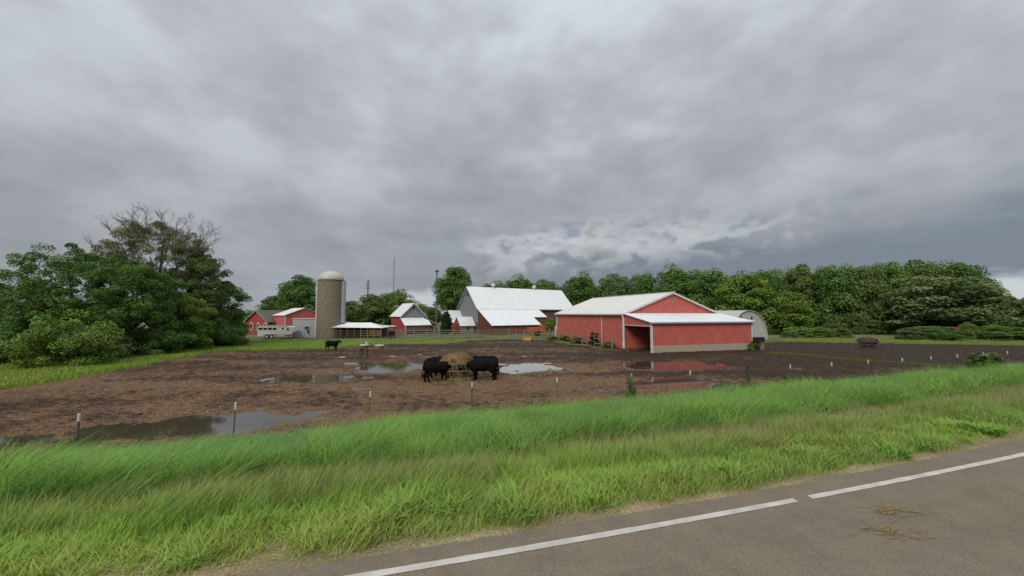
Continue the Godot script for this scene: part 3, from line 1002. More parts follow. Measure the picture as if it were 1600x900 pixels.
func make_trees():
	# the thicket on the left edge of the yard
	tree("broadleaf_tree", "broad dark green tree on the far left with rounded crown", -45.0, 39.0, 11.8, 11.5, 0, true, 0.04)
	var dead := tree("dying_tree", "tallest left tree, brownish half-dead crown with bare twigs on top", -45.0, 48.5, 17.4, 13.5, 6, true, 0.2)
	var r := RandomNumberGenerator.new()
	r.seed = 8
	var mb := MB.new()
	for k in 52:
		var a := TAU * k / 52.0 * 5.0
		var s := Vector3(cos(a) * r.randf_range(0.5, 6.2), r.randf_range(9.0, 15.2), sin(a) * r.randf_range(0.5, 4.5))
		twigs(mb, r, s, Vector3(cos(a) * 0.55, 1.0, sin(a) * 0.4).normalized(), r.randf_range(1.4, 2.4), 0.045, 3)
	put("bare_branches", mb, M.twig, dead)
	mb = MB.new()
	mb.tube([Vector3(1.2, 3.5, 3.5), Vector3(2.6, 5.6, 5.2), Vector3(3.4, 7.6, 5.8), Vector3(4.3, 9.0, 6.0)], [0.13, 0.11, 0.08, 0.03], 6)
	mb.tube([Vector3(1.2, 3.3, 3.6), Vector3(3.0, 4.6, 5.4), Vector3(4.6, 5.0, 6.0)], [0.09, 0.07, 0.03], 6)
	put("bare_limb", mb, M.dead_bark, dead)
	tree("broadleaf_tree", "olive green tree filling the dying tree's right shoulder", -40.6, 49.5, 13.2, 7.6, 3, true, 0.08)
	tree("broadleaf_tree", "dark round tree at the right end of the left thicket", -41.4, 54.5, 9.6, 7.6, 0, true, 0.03)
	tree("broadleaf_tree", "bright yellow-green small tree low in the left thicket", -38.4, 45.0, 7.0, 6.4, 2, true, 0.03)
	tree("shrub", "leafy light green shrub at the front of the left thicket", -36.6, 32.0, 4.2, 6.2, 2, true, 0.02, "", "shrub")
	tree("broadleaf_tree", "dark green tree with visible trunk near the middle of the left thicket", -38.6, 39.0, 10.0, 7.6, 0, true, 0.12)
	tree("broadleaf_tree", "olive tree cut off by the left edge of the picture", -57.5, 44.0, 9.2, 9.6, 3, true, 0.04)
	tree("shrub", "low dark shrub just right of the visible trunk", -37.6, 41.4, 3.2, 5.0, 0, true, 0.0, "", "shrub")
	tree("shrub", "low green shrub left of the visible trunk", -38.4, 35.6, 3.0, 5.2, 3, true, 0.0, "", "shrub")
	tree("shrub", "dark shrub at the foot of the dark round tree", -37.6, 51.0, 2.6, 5.0, 0, true, 0.0, "", "shrub")
	# trees among the farm buildings
	var c := [
		[-51.0, 92.0, 13.4, 10.5, 0, "dark green tree standing behind the silo and red shed"], [-64.0, 104.0, 9.5, 9.0, 3, "lighter tree behind the grey shingled shed"],
		[-41.0, 96.0, 7.6, 7.0, 3, "low tree just right of the silo top"], [-35.2, 98.0, 9.7, 9.8, 3, "green tree under the antenna pole, behind the open shed"],
		[-29.7, 100.0, 10.3, 10.4, 2, "yellow-green tree behind the small grey-gabled barn"], [-23.0, 95.0, 7.0, 6.6, 3, "low tree between the small barn and the lamp pole"],
		[-14.4, 96.0, 16.2, 10.8, 0, "tall dark tree left of the big white-roofed barn"], [-19.0, 92.0, 6.0, 5.8, 3, "brownish low tree at the foot of the lamp pole"],
		[7.3, 73.0, 3.4, 2.2, 2, "bright green sapling between the two big barns"]]
	for q in c: tree("broadleaf_tree", q[5], q[0], q[1], q[2], q[3], q[4], false, 0.12 if q[2] > 4 else 0.3)
	tree("juniper", "dark conical juniper beside the tiny red shed", -13.6, 80.0, 4.9, 2.9, 4, false, 0.02)
	# the wood that closes the view behind the barns and the right-hand pasture
	var ords := ["first", "second", "third", "fourth", "fifth", "sixth", "seventh", "eighth", "ninth", "tenth", "eleventh", "twelfth", "thirteenth", "fourteenth", "fifteenth", "sixteenth", "seventeenth", "eighteenth", "nineteenth", "twentieth"]
	var w := [[-6.0, 120, 14.9, 12.5, 0], [2.5, 122, 17.1, 14.2, 0], [10.3, 118, 15.9, 12.5, 3], [19.7, 112, 16.9, 12.5, 0], [29.5, 110, 16.8, 12.0, 3], [36.4, 106, 16.2, 11.5, 0], [44.0, 104, 18.2, 12.0, 0], [50.3, 100, 17.7, 12.4, 0],
		[63.0, 95, 16.8, 11.5, 0], [68.7, 92, 17.3, 11.2, 3], [72.8, 86, 16.9, 10.5, 0], [77.4, 84, 15.9, 9.2, 3], [86.5, 88, 17.8, 11.0, 0], [96.8, 90, 18.4, 13.5, 3], [99.5, 85, 16.6, 11.2, 0], [105.0, 86, 11.8, 9.6, 0], [97.0, 73, 8.0, 8.4, 3], [95.5, 68, 7.6, 8.0, 0]]
	for k in w.size():
		var q: Array = w[k]
		tree("woodland_tree", "%s tree from the left along the skyline of the wood" % ords[k], q[0], q[1], q[2], q[3], q[4], false, 0.02, "trees of the wood behind the farm")
	tree("broadleaf_tree", "pale yellow-green tree in front of the wood, above the arched shed", 52.0, 85.0, 14.2, 13.0, 2, false, 0.02)
	tree("broadleaf_tree", "lower yellow-green tree right of the arched shed", 57.5, 81.0, 9.6, 10.5, 2, false, 0.0)
	tree("broadleaf_tree", "spreading grey-green tree with layered boughs before the right wood", 84.0, 75.0, 12.9, 18.0, 5, false, 0.03)
	# the wood's shaded inside: one mass nobody could count
	var tr := []
	var cl := []
	r.seed = 5
	var lump: ArrayMesh = crown(700, {"y0": 0.0, "lobes": 70, "leaves": 110, "lobe": 0.15, "leaf": 0.03, "flat": 0.8, "wh": 1.0, "cols": KIND[3], "taper": 0.1})
	for k in 150:
		var q := r.randf()
		var x := lerpf(-12.0, 122.0, q)
		var front := 116.0 - 30.0 * smoothstep(0.2, 0.75, q)
		var d := front + r.randf_range(4.0, 26.0)
		if q > 0.84: d = front + r.randf_range(-8.0, 16.0)
		var s := r.randf_range(9.0, 12.5)
		var hh := r.randf_range(10.0, 14.5)
		if x / d > 1.14: hh *= 0.5
		tr.append(Transform3D(Basis(Vector3.UP, r.randf() * TAU).scaled(Vector3(s, hh, s)), V(x, -0.2, d)))
		var t := r.randf_range(0.8, 1.25)
		cl.append(Color(t, t, t))
	for k in 90:   # undergrowth at the wood's edge
		var q := r.randf()
		var x := lerpf(2.0, 118.0, q)
		var d := 112.0 - 32.0 * smoothstep(0.15, 0.62, q) + r.randf_range(-1.5, 5.0)
		if q > 0.75: d -= 14.0 * smoothstep(0.75, 0.95, q)
		var s := r.randf_range(4.5, 7.0)
		tr.append(Transform3D(Basis(Vector3.UP, r.randf() * TAU).scaled(Vector3(s, r.randf_range(2.6, 5.0), s)), V(x, -0.4, d)))
		var t := r.randf_range(0.7, 1.05)
		cl.append(Color(t, t, t * 0.95))
	for k in 46:
		var x := lerpf(-78.0, -26.0, r.randf())
		var s := r.randf_range(7.0, 10.0)
		tr.append(Transform3D(Basis(Vector3.UP, r.randf() * TAU).scaled(Vector3(s, r.randf_range(3.5, 6.5), s)), V(x, -0.2, r.randf_range(106.0, 125.0))))
		cl.append(Color(1.1, 1.15, 1.0))
	tag(multi("woodland", lump, tr, cl, M.leaf, null), "dense dark wood behind the farm and pasture", "woodland", "", "stuff")
	tr = []
	cl = []
	for k in 96:
		var q := r.randf()
		var x := lerpf(-38.5, -40.5, q) + r.randf_range(-6.5, 0.6)
		if k > 76: x -= 5.0
		var d := lerpf(33.0, 55.0, q) + r.randf_range(-0.6, 2.0)
		var s := r.randf_range(2.2, 4.0)
		tr.append(Transform3D(Basis(Vector3.UP, r.randf() * TAU).scaled(Vector3(s, r.randf_range(1.2, 3.2), s)), V(x, -0.3, d)))
		var t := r.randf_range(0.7, 1.25)
		cl.append(Color(t, t * 1.05, t * 0.9))
	tag(multi("undergrowth", lump, tr, cl, M.leaf, null), "tangled green undergrowth beneath the left thicket", "undergrowth", "", "stuff")
	# hedge bushes at the far side of the pasture
	var hed := [[49.5, 69, 1.3, 3.0, 3], [52.8, 70, 1.6, 3.4, 2], [56.3, 70.5, 2.0, 4.4, 2], [60.3, 71, 1.8, 4.2, 3],
		[66.0, 64, 2.2, 3.8, 3], [69.2, 64.5, 2.5, 4.2, 0], [73.0, 65, 2.3, 4.0, 3], [75.6, 64, 3.0, 2.6, 2], [80.6, 64.5, 2.6, 4.4, 2], [84.6, 65, 2.4, 4.6, 3], [88.8, 65, 2.3, 4.4, 0], [78.0, 62.8, 1.5, 5.0, 0], [83.0, 62.5, 1.5, 5.0, 0], [70.0, 62.6, 1.3, 4.6, 0]]
	var hl := ["first", "second", "third", "fourth"]
	for k in hed.size():
		var q: Array = hed[k]
		var lb := ("%s low bush from the left in the short row right of the arched shed" % hl[k]) if k < 4 else ("%s bush from the left in the hedge below the right wood" % ords[k - 4])
		tree("hedge_bush", lb, q[0], q[1], q[2], q[3], q[4], false, 0.0, "hedge bushes", "bush")
	# weeds standing out of the grass and against the barns
	var wd := [[5.75, 18.9, 1.35, 0.55, 3, "dark weed standing tall in the grass left of the near barn puddle"], [15.1, 21.3, 1.15, 0.6, 3, "single upright weed in the grass below the barn's right corner"],
		[34.3, 28.2, 1.6, 2.2, 3, "round leafy bush in the verge at the right"], [28.6, 45.6, 1.3, 1.5, 0, "dark weeds at the right corner of the red pole barn"],
		[27.9, 47.2, 1.2, 1.2, 0, "second weed clump behind the red pole barn's right corner"],
		[11.0, 51.5, 1.7, 1.8, 4, "tallest dark weeds against the side of the red pole barn"], [12.3, 48.8, 0.8, 1.8, 3, "weeds by the fence end post near the barn opening"],
		[9.6, 56.0, 0.9, 2.6, 3, "weeds along the fence at the middle of the barn side"], [8.3, 60.5, 0.9, 2.6, 3, "weeds along the fence at the far end of the barn side"], [6.6, 62.5, 0.8, 2.6, 3, "dark weeds right of the yellow tub"]]
	for q in wd: tree("weed", q[5], q[0], q[1], q[2], q[3], q[4], false, 0.0, "", "weed")

# ---------------------------------------------------------------- buildings
# local axes of a building: x right, y up, L(u, y, v) with v away from the viewer
func L(u: float, y: float, v: float) -> Vector3:
	return Vector3(u, y, -v)

func red_pole_barn():
	var o := thing("pole_barn", "large red metal pole barn with pale roof and open lean-to at the muddy yard", "barn", V(15.16, 0, 42.1), deg_to_rad(17.2))
	var W := 14.37
	var ld := 5.17
	var ln := 20.1
	var e := 4.31
	var r := 6.97
	var le := 3.35
	var t := 0.12
	# main hall walls
	pr("front_wall", [L(0, 0, ld), L(W, 0, ld), L(W, e, ld), L(W / 2, r, ld), L(0, e, ld)], L(0, 0, t), M.red_metal, o)
	pr("back_wall", [L(0, 0, ld + ln), L(W, 0, ld + ln), L(W, e, ld + ln), L(W / 2, r, ld + ln), L(0, e, ld + ln)], L(0, 0, t), M.red_metal, o)
	bx("side_wall", L(0, 0, ld + t), L(t, e, ld + ln), M.red_metal, o)
	bx("side_wall", L(W - t, 0, ld + t), L(W, e, ld + ln), M.red_metal, o)
	bx("floor", L(0.1, -0.05, 0.3), L(W - 0.1, 0.02, ld + ln - 0.1), M.brown_wood, o)
	# main roof: two sheets with overhang
	var ov := 0.28
	var sl := (r - e) / (W / 2)
	slab("roof", [L(-ov, e - ov * sl + 0.03, ld - ov), L(W / 2, r + 0.03, ld - ov), L(W / 2, r + 0.03, ld + ln + ov), L(-ov, e - ov * sl + 0.03, ld + ln + ov)], 0.07, M.roof_z, o)
	slab("roof", [L(W + ov, e - ov * sl + 0.03, ld - ov), L(W / 2, r + 0.03, ld - ov), L(W / 2, r + 0.03, ld + ln + ov), L(W + ov, e - ov * sl + 0.03, ld + ln + ov)], 0.07, M.roof_z, o)
	bx("ridge_cap", L(W / 2 - 0.22, r + 0.06, ld - ov - 0.02), L(W / 2 + 0.22, r + 0.125, ld + ln + ov), M.white_paint, o)
	# rake boards and eave fascia
	for s in [0.0, 1.0]:
		var x0 := -ov if s == 0.0 else W + ov
		pr("rake_board", [L(x0, e - ov * sl - 0.14, ld - ov - 0.035), L(W / 2, r - 0.14, ld - ov - 0.035), L(W / 2, r + 0.08, ld - ov - 0.035), L(x0, e - ov * sl + 0.08, ld - ov - 0.035)], L(0, 0, 0.03), M.white_paint, o)
	bx("fascia", L(-ov - 0.03, e - ov * sl - 0.12, ld - ov), L(-ov, e - ov * sl + 0.03, ld + ln + ov), M.galv, o)
	bx("gutter", L(-ov - 0.13, e - ov * sl - 0.08, ld - ov), L(-ov - 0.032, e - ov * sl + 0.02, ld + ln + ov), M.white_paint, o)
	# corner trim and downspouts on the long side
	bx("corner_trim", L(-0.03, 0, ld - 0.03), L(0.14, e, ld - 0.003), M.white_paint, o)
	bx("corner_trim", L(-0.033, 0, ld + ln - 0.2), L(-0.003, e, ld + ln + t), M.white_paint, o)
	bx("door_track_trim", L(-0.04, 0.05, ld + 5.1), L(-0.004, e - 0.1, ld + 5.26), M.white_paint, o)
	var mb := MB.new()
	mb.tube([L(-0.25, e - 0.2, ld - 0.14), L(-0.12, e - 0.7, ld - 0.14), L(-0.12, 0.9, ld - 0.14), L(-0.16, 0.6, ld - 0.16), L(-0.16, 0.1, ld - 0.2)], [0.14, 0.14, 0.14, 0.17, 0.15], 8)
	put("downspout", mb, M.white_paint, o)
	bx("gable_vent", L(W / 2 - 0.22, 5.55, ld - 0.05), L(W / 2 + 0.22, 6.05, ld - 0.004), M.pale_wood, o)
	# lean-to across the front, open at its left end
	bx("lean_to_wall", L(0.14, 0.78, 0), L(W - 0.14, le - 0.02, 0.1), M.red_metal, o)
	bx("base_board", L(0.14, -0.15, -0.05), L(W - 0.14, 0.78, 0.1), M.base_concrete, o)
	bx("corner_trim", L(-0.02, -0.1, -0.06), L(0.2, le, 0.12), M.white_paint, o)
	bx("corner_trim", L(W - 0.2, -0.1, -0.06), L(W + 0.02, le, 0.12), M.white_paint, o)
	pr("end_wall", [L(W - 0.1, 0, 0.12), L(W - 0.1, 0, ld), L(W - 0.1, e - 0.06, ld), L(W - 0.1, le - 0.02, 0.12)], L(0.1, 0, 0), M.red_metal, o)
	pr("header", [L(0, 2.95, 0.12), L(0, 2.95, ld - 0.03), L(0, e - 0.06, ld - 0.03), L(0, le - 0.02, 0.12)], L(0.1, 0, 0), M.red_metal, o)
	bx("header_trim", L(-0.03, 2.87, 0.12), L(0.12, 2.95, ld - 0.03), M.white_paint, o)
	var q := (e - le) / ld
	slab("lean_to_roof", [L(-0.25, le - 0.3 * q + 0.02, -0.3), L(W + 0.25, le - 0.3 * q + 0.02, -0.3), L(W + 0.25, e + 0.0, ld - 0.004), L(-0.25, e + 0.0, ld - 0.004)], 0.06, M.roof_x, o)
	bx("lean_to_fascia", L(-0.25, le - 0.3 * q - 0.10, -0.33), L(W + 0.25, le - 0.3 * q + 0.06, -0.303), M.galv, o)
	for k in 3: bx("inner_post", L(3.5 + 3.6 * k, 0, 0.14), L(3.65 + 3.6 * k, le - 0.1, 0.29), M.dark_wood, o)

func big_barn():
	var o := thing("gable_barn", "big old barn with steep white metal roof, two cupolas and grey gable", "barn", V(-7.48, 0, 84.33), deg_to_rad(33.1))
	var ln := 27.5
	var W := 9.7
	var e := 5.68
	var r := 10.43
	var ld := 6.64
	var he := 1.79
	pr("gable_wall", [L(0, 2.4, 0), L(0, 2.4, W), L(0, e, W), L(0, r, W / 2), L(0, e, 0)], L(0.15, 0, 0), M.grey_wood, o)
	bx("lower_wall", L(0, 0, 0), L(0.15, 2.4, W), M.red_brown, o)
	pr("gable_wall", [L(ln, 0, 0), L(ln, 0, W), L(ln, e, W), L(ln, r, W / 2), L(ln, e, 0)], L(-0.15, 0, 0), M.red_brown, o)
	bx("front_wall", L(0.15, 0, 0), L(ln - 0.15, e, 0.15), M.red_brown, o)
	bx("back_wall", L(0.15, 0, W - 0.15), L(ln - 0.15, e, W), M.red_brown, o)
	# each board of the grey gable that faces the yard
	var mb := MB.new()
	var k := 0.0
	while k < W - 0.2:
		var top := e + (r - e) * (1.0 - absf(k + 0.14 - W / 2) / (W / 2)) - 0.2
		bx("board", L(-0.03 - 0.012 * (int(k * 7.0) % 2), 2.42, k + 0.02), L(-0.002, top, k + 0.38), M.grey_wood, o)
		k += 0.4
	bx("hay_door", L(-0.07, 8.3, W / 2 - 0.4), L(-0.046, 9.3, W / 2 + 0.4), M.dark_wood, o)
	var sl := (r - e) / (W / 2)
	var ov := 0.5
	for s in [0, 1]:
		var v0 := -ov if s == 0 else W + ov
		slab("roof", [L(-0.5, e - ov * sl + 0.05, v0), L(-0.5, r + 0.05, W / 2), L(ln + 0.5, r + 0.05, W / 2), L(ln + 0.5, e - ov * sl + 0.05, v0)], 0.08, M.roof_x, o)
		pr("rake_board", [L(-0.54, e - ov * sl - 0.16, v0), L(-0.54, r - 0.16, W / 2), L(-0.54, r + 0.1, W / 2), L(-0.54, e - ov * sl + 0.1, v0)], L(0.035, 0, 0), M.pale_wood, o)
	bx("eave_board", L(-0.4, e - ov * sl - 0.12, -ov + 0.05), L(ln + 0.4, e - ov * sl + 0.03, -ov + 0.1), M.fence_wood, o)
	for cx in [6.7, 18.9]:
		mb = MB.new()
		mb.lathe([[0.30, r - 0.1], [0.30, r + 0.45]], 12, L(cx, 0, W / 2))
		var cu := put("cupola", mb, M.white_paint, o)
		mb = MB.new()
		mb.lathe([[0.30, r + 0.45], [0.55, r + 0.5], [0.55, r + 0.62], [0.36, r + 0.92], [0.12, r + 1.05], [0.12, r + 1.3], [0.01, r + 1.35]], 12, L(cx, 0, W / 2))
		put("vent_cap", mb, M.white_paint, cu)
	# long lean-to on the yard side, deeper in its left part
	var u1 := 16.4
	var v1 := 3.65
	var u2 := 12.4
	var q := (e - 0.25 - he) / ld
	var hv := func(v): return e - 0.25 - q * v
	slab("lean_to_roof", [L(-0.3, hv.call(ld), -ld), L(u2, hv.call(ld), -ld), L(u2, hv.call(0.0), -0.02), L(-0.3, hv.call(0.0), -0.02)], 0.07, M.roof_x, o)
	slab("lean_to_roof", [L(u2, hv.call(v1), -v1), L(u1, hv.call(v1), -v1), L(u1, hv.call(0.0), -0.02), L(u2, hv.call(0.0), -0.02)], 0.07, M.roof_x, o)
	pr("lean_to_end_wall", [L(0, 0, -ld + 0.4), L(0, 0, -0.01), L(0, hv.call(0.0) - 0.03, -0.01), L(0, hv.call(ld - 0.4) - 0.03, -ld + 0.4)], L(0.12, 0, 0), M.red_old, o)
	pr("lean_to_end_wall", [L(u1 - 0.3, 0, -v1 + 0.3), L(u1 - 0.3, 0, -0.01), L(u1 - 0.3, hv.call(0.0) - 0.03, -0.01), L(u1 - 0.3, hv.call(v1 - 0.3) - 0.03, -v1 + 0.3)], L(0.12, 0, 0), M.red_old, o)
	bx("lean_to_front_wall", L(0.12, 0, -ld + 0.4), L(u2 - 0.3, hv.call(ld - 0.4) - 0.03, -ld + 0.52), M.red_brown, o)
	bx("lean_to_front_wall", L(u2 - 0.29, 0, -v1 + 0.3), L(u1 - 0.31, hv.call(v1 - 0.3) - 0.03, -v1 + 0.42), M.red_brown, o)
	pr("lean_to_side_wall", [L(u2 - 0.42, 0, -ld + 0.53), L(u2 - 0.42, 0, -v1 + 0.3), L(u2 - 0.42, hv.call(v1 - 0.3) - 0.04, -v1 + 0.3), L(u2 - 0.42, hv.call(ld - 0.53) - 0.04, -ld + 0.53)], L(0.1, 0, 0), M.red_old, o)
	for j in 9: bx("stall_board", L(4.6 + 0.55 * j, 0.3, -ld + 0.36), L(4.85 + 0.55 * j, 1.5, -ld + 0.397), M.red_wood, o)

func small_barn():
	var o := thing("small_barn", "small red barn with grey gable and white lean-to roof", "barn", V(-24.03, 0, 83.5), deg_to_rad(35.9))
	var W := 5.53
	var ln := 6.4
	var e := 3.89
	var r := 6.56
	var ld := 2.7
	var le := 1.76
	var lt := 3.34
	pr("gable_wall", [L(0, e - 0.4, 0), L(W, e - 0.4, 0), L(W, e, 0), L(W / 2, r, 0), L(0, e, 0)], L(0, 0, 0.12), M.grey_wood, o)
	bx("front_wall", L(0, 0, 0), L(W, e - 0.4, 0.12), M.red_wood, o)
	pr("back_wall", [L(0, 0, ln), L(W, 0, ln), L(W, e, ln), L(W / 2, r, ln), L(0, e, ln)], L(0, 0, -0.12), M.red_wood, o)
	bx("side_wall", L(0, 0, 0.12), L(0.12, e, ln - 0.12), M.red_wood, o)
	bx("side_wall", L(W - 0.12, 0, 0.12), L(W, e, ln - 0.12), M.red_wood, o)
	bx("hay_door", L(W / 2 - 0.25, 5.25, -0.03), L(W / 2 + 0.25, 5.85, -0.003), M.dark_wood, o)
	var sl := (r - e) / (W / 2)
	for s in [0, 1]:
		var x0 := -0.35 if s == 0 else W + 0.35
		slab("roof", [L(x0, e - 0.35 * sl + 0.03, -0.35), L(W / 2, r + 0.03, -0.35), L(W / 2, r + 0.03, ln + 0.35), L(x0, e - 0.35 * sl + 0.03, ln + 0.35)], 0.07, M.roof_z, o)
		pr("rake_board", [L(x0, e - 0.35 * sl - 0.13, -0.385), L(W / 2, r - 0.13, -0.385), L(W / 2, r + 0.07, -0.385), L(x0, e - 0.35 * sl + 0.07, -0.385)], L(0, 0, 0.03), M.white_paint, o)
	slab("lean_to_roof", [L(-0.2, le, -ld), L(W + 0.4, le, -ld), L(W + 0.4, lt, -0.02), L(-0.2, lt, -0.02)], 0.06, M.roof_x, o)
	pr("lean_to_side_wall", [L(0, 0, -ld + 0.2), L(0, 0, -0.01), L(0, lt - 0.03, -0.01), L(0, le + 0.08, -ld + 0.2)], L(0.1, 0, 0), M.red_wood, o)
	bx("lean_to_front_wall", L(0.15, 0.5, -ld + 0.2), L(W + 0.1, le + 0.05, -ld + 0.3), M.red_brown, o)
	bx("corner_post", L(-0.02, 0, -ld + 0.12), L(0.14, le + 0.05, -ld + 0.2), M.white_paint, o)

func red_shed_with_wing():
	var o := thing("red_shed", "red shed with white metal roof behind the white trailer and silo", "shed", V(-44.47, 0, 75.36), deg_to_rad(44.9))
	var W := 7.04
	var ln := 7.9
	var e := 3.95
	var r := 5.39
	pr("gable_wall", [L(0, 0, 0), L(W, 0, 0), L(W, e, 0), L(W / 2, r, 0), L(0, e, 0)], L(0, 0, 0.12), M.red_metal, o)
	pr("back_wall", [L(0, 0, ln), L(W, 0, ln), L(W, e, ln), L(W / 2, r, ln), L(0, e, ln)], L(0, 0, -0.12), M.red_metal, o)
	bx("side_wall", L(0, 0, 0.12), L(0.12, e, ln - 0.12), M.red_metal, o)
	bx("side_wall", L(W - 0.12, 0, 0.12), L(W, e, ln - 0.12), M.red_metal, o)
	bx("corner_trim", L(-0.03, 0, -0.03), L(0.2, e, -0.003), M.white_paint, o)
	var sl := (r - e) / (W / 2)
	for s in [0, 1]:
		var x0 := -0.25 if s == 0 else W + 0.02
		slab("roof", [L(x0, r - absf(x0 - W / 2) * sl + 0.03, -0.25), L(W / 2, r + 0.03, -0.25), L(W / 2, r + 0.03, ln + 0.25), L(x0, r - absf(x0 - W / 2) * sl + 0.03, ln + 0.25)], 0.07, M.roof_z, o)
	# wing falling away to the right, seen beyond the silo
	var w2 := 13.3
	pr("wing_wall", [L(W, 0, 0.02), L(w2, 0, 0.02), L(w2, 2.15, 0.02), L(W, e - 0.03, 0.02)], L(0, 0, 0.1), M.red_metal, o)
	bx("wing_end_wall", L(w2 - 0.1, 0, 0.12), L(w2, 2.1, ln), M.red_metal, o)
	slab("wing_roof", [L(W + 0.02, e + 0.02, -0.25), L(w2 + 0.2, 2.12, -0.25), L(w2 + 0.2, 2.12, ln), L(W + 0.02, e + 0.02, ln)], 0.07, M.roof_z, o)

func shingled_shed():
	var o := thing("shingled_shed", "red shed with brown shingled roof and white arched windows, half behind the tree", "shed", V(-49.9, 0, 79.0), deg_to_rad(60.0))
	var ln := 8.0
	var W := 9.0
	var e := 2.65
	var r := 4.95
	pr("gable_wall", [L(0, 0, 0), L(0, 0, W), L(0, e, W), L(0, r, W / 2), L(0, e, 0)], L(0.12, 0, 0), M.red_wood, o)
	pr("gable_wall", [L(ln, 0, 0), L(ln, 0, W), L(ln, e, W), L(ln, r, W / 2), L(ln, e, 0)], L(-0.12, 0, 0), M.red_wood, o)
	bx("front_wall", L(0.12, 0, 0), L(ln - 0.12, e, 0.12), M.red_wood, o)
	bx("back_wall", L(0.12, 0, W - 0.12), L(ln - 0.12, e, W), M.red_wood, o)
	var sl := (r - e) / (W / 2)
	for s in [0, 1]:
		var v0 := -0.4 if s == 0 else W + 0.4
		slab("roof", [L(-0.35, e - 0.4 * sl + 0.03, v0), L(-0.35, r + 0.03, W / 2), L(ln + 0.3, r + 0.03, W / 2), L(ln + 0.3, e - 0.4 * sl + 0.03, v0)], 0.09, M.shingle, o)
		pr("rake_board", [L(-0.39, e - 0.4 * sl - 0.18, v0), L(-0.39, r - 0.18, W / 2), L(-0.39, r + 0.12, W / 2), L(-0.39, e - 0.4 * sl + 0.12, v0)], L(0.035, 0, 0), M.pale_wood, o)
	for k in 3:
		var v := 1.2 + 2.7 * k
		var pts := []
		var inn := []
		for j in 9:
			var a := PI * j / 8.0
			pts.append(L(-0.05, 1.9 + 0.55 * sin(a), v + 0.55 * cos(a)))
			inn.append(L(-0.07, 1.85 + 0.38 * sin(a), v + 0.38 * cos(a)))
		pts.append(L(-0.05, 0.8, v - 0.55)); pts.append(L(-0.05, 0.8, v + 0.55))
		inn.append(L(-0.07, 0.95, v - 0.38)); inn.append(L(-0.07, 0.95, v + 0.38))
		var w := pr("window", pts, Vector3(0.047, 0, 0), M.white_paint, o)
		pr("pane", inn, Vector3(0.018, 0, 0), M.glass, w)
	for k in 2:
		var w := bx("window", L(0.9 + 1.5 * k, 0.9, -0.05), L(1.8 + 1.5 * k, 2.3, -0.003), M.white_paint, o)
		bx("pane", L(1.05 + 1.5 * k, 1.05, -0.07), L(1.65 + 1.5 * k, 2.15, -0.052), M.glass, w)

func silo():
	var R := 2.1
	var h := 10.25
	var o := thing("silo", "round concrete stave silo with pale dome and white pipes", "silo", V(-32.8, 0, 69.5))
	var mb := MB.new()
	mb.lathe([[R, -0.1], [R, h]], 40)
	put("barrel", mb, M.stave, o)
	for k in 17:
		mb = MB.new()
		var y := 0.35 + 0.6 * k
		mb.lathe([[R, y - 0.03], [R + 0.014, y - 0.015], [R + 0.014, y + 0.015], [R, y + 0.03]], 40)
		put("hoop", mb, M.hoop, o)
	mb = MB.new()
	var prof := []
	for k in 9:
		var a := PI / 2 * k / 8.0
		prof.append([maxf(0.02, (R + 0.1) * cos(a)), h + 0.16 + 1.62 * sin(a)])
	mb.lathe([[R + 0.02, h - 0.05], [R + 0.1, h], [R + 0.1, h + 0.16]], 40)
	put("dome_rim", mb, M.hoop, o)
	mb = MB.new()
	mb.lathe(prof, 40)
	put("dome", mb, M.dome, o)
	mb = MB.new()
	mb.lathe([[0.22, h + 1.7], [0.22, h + 1.95], [0.02, h + 2.05]], 10)
	put("dome_cap", mb, M.dome, o)
	mb = MB.new()
	mb.tube([Vector3(-R - 0.22, 0, 0.4), Vector3(-R - 0.22, h - 0.3, 0.4)], [0.17, 0.17], 10)
	put("fill_pipe", mb, M.white_paint, o)
	mb = MB.new()
	mb.lathe([[0.42, 2.6], [0.42, h - 0.1]], 12, Vector3(R + 0.2, 0, 0.1))
	put("chute", mb, M.galv, o)
	for k in 5:
		bx("bracket", Vector3(-R - 0.1, 1.0 + 2.2 * k, 0.37), Vector3(-R + 0.2, 1.08 + 2.2 * k, 0.43), M.steel, o)
	bx("platform", Vector3(-R - 0.35, h - 0.1, 0.1), Vector3(-R + 0.1, h - 0.04, 0.8), M.steel, o)

func white_shed():
	var o := thing("white_shed", "small white flat-topped block shed against the silo", "shed", V(-39.6, 0, 69.6), deg_to_rad(6.0))
	bx("wall", L(0, 0, 0), L(4.5, 3.3, 3.6), M.white_block, o)
	bx("roof", L(-0.1, 3.3, -0.12), L(4.6, 3.42, 3.7), M.white_paint, o)
	var w := bx("window", L(1.9, 1.35, -0.06), L(3.1, 2.05, -0.003), M.galv, o)
	bx("pane", L(2.2, 1.55, -0.08), L(2.8, 1.9, -0.062), M.glass, w)
	var mb := MB.new()
	mb.tube([L(2.75, 1.3, -0.08), L(2.78, 1.0, -0.3), L(2.8, 0.65, -0.3)], [0.17, 0.12, 0.05], 6)
	put("hose_reel", mb, M.black, o)

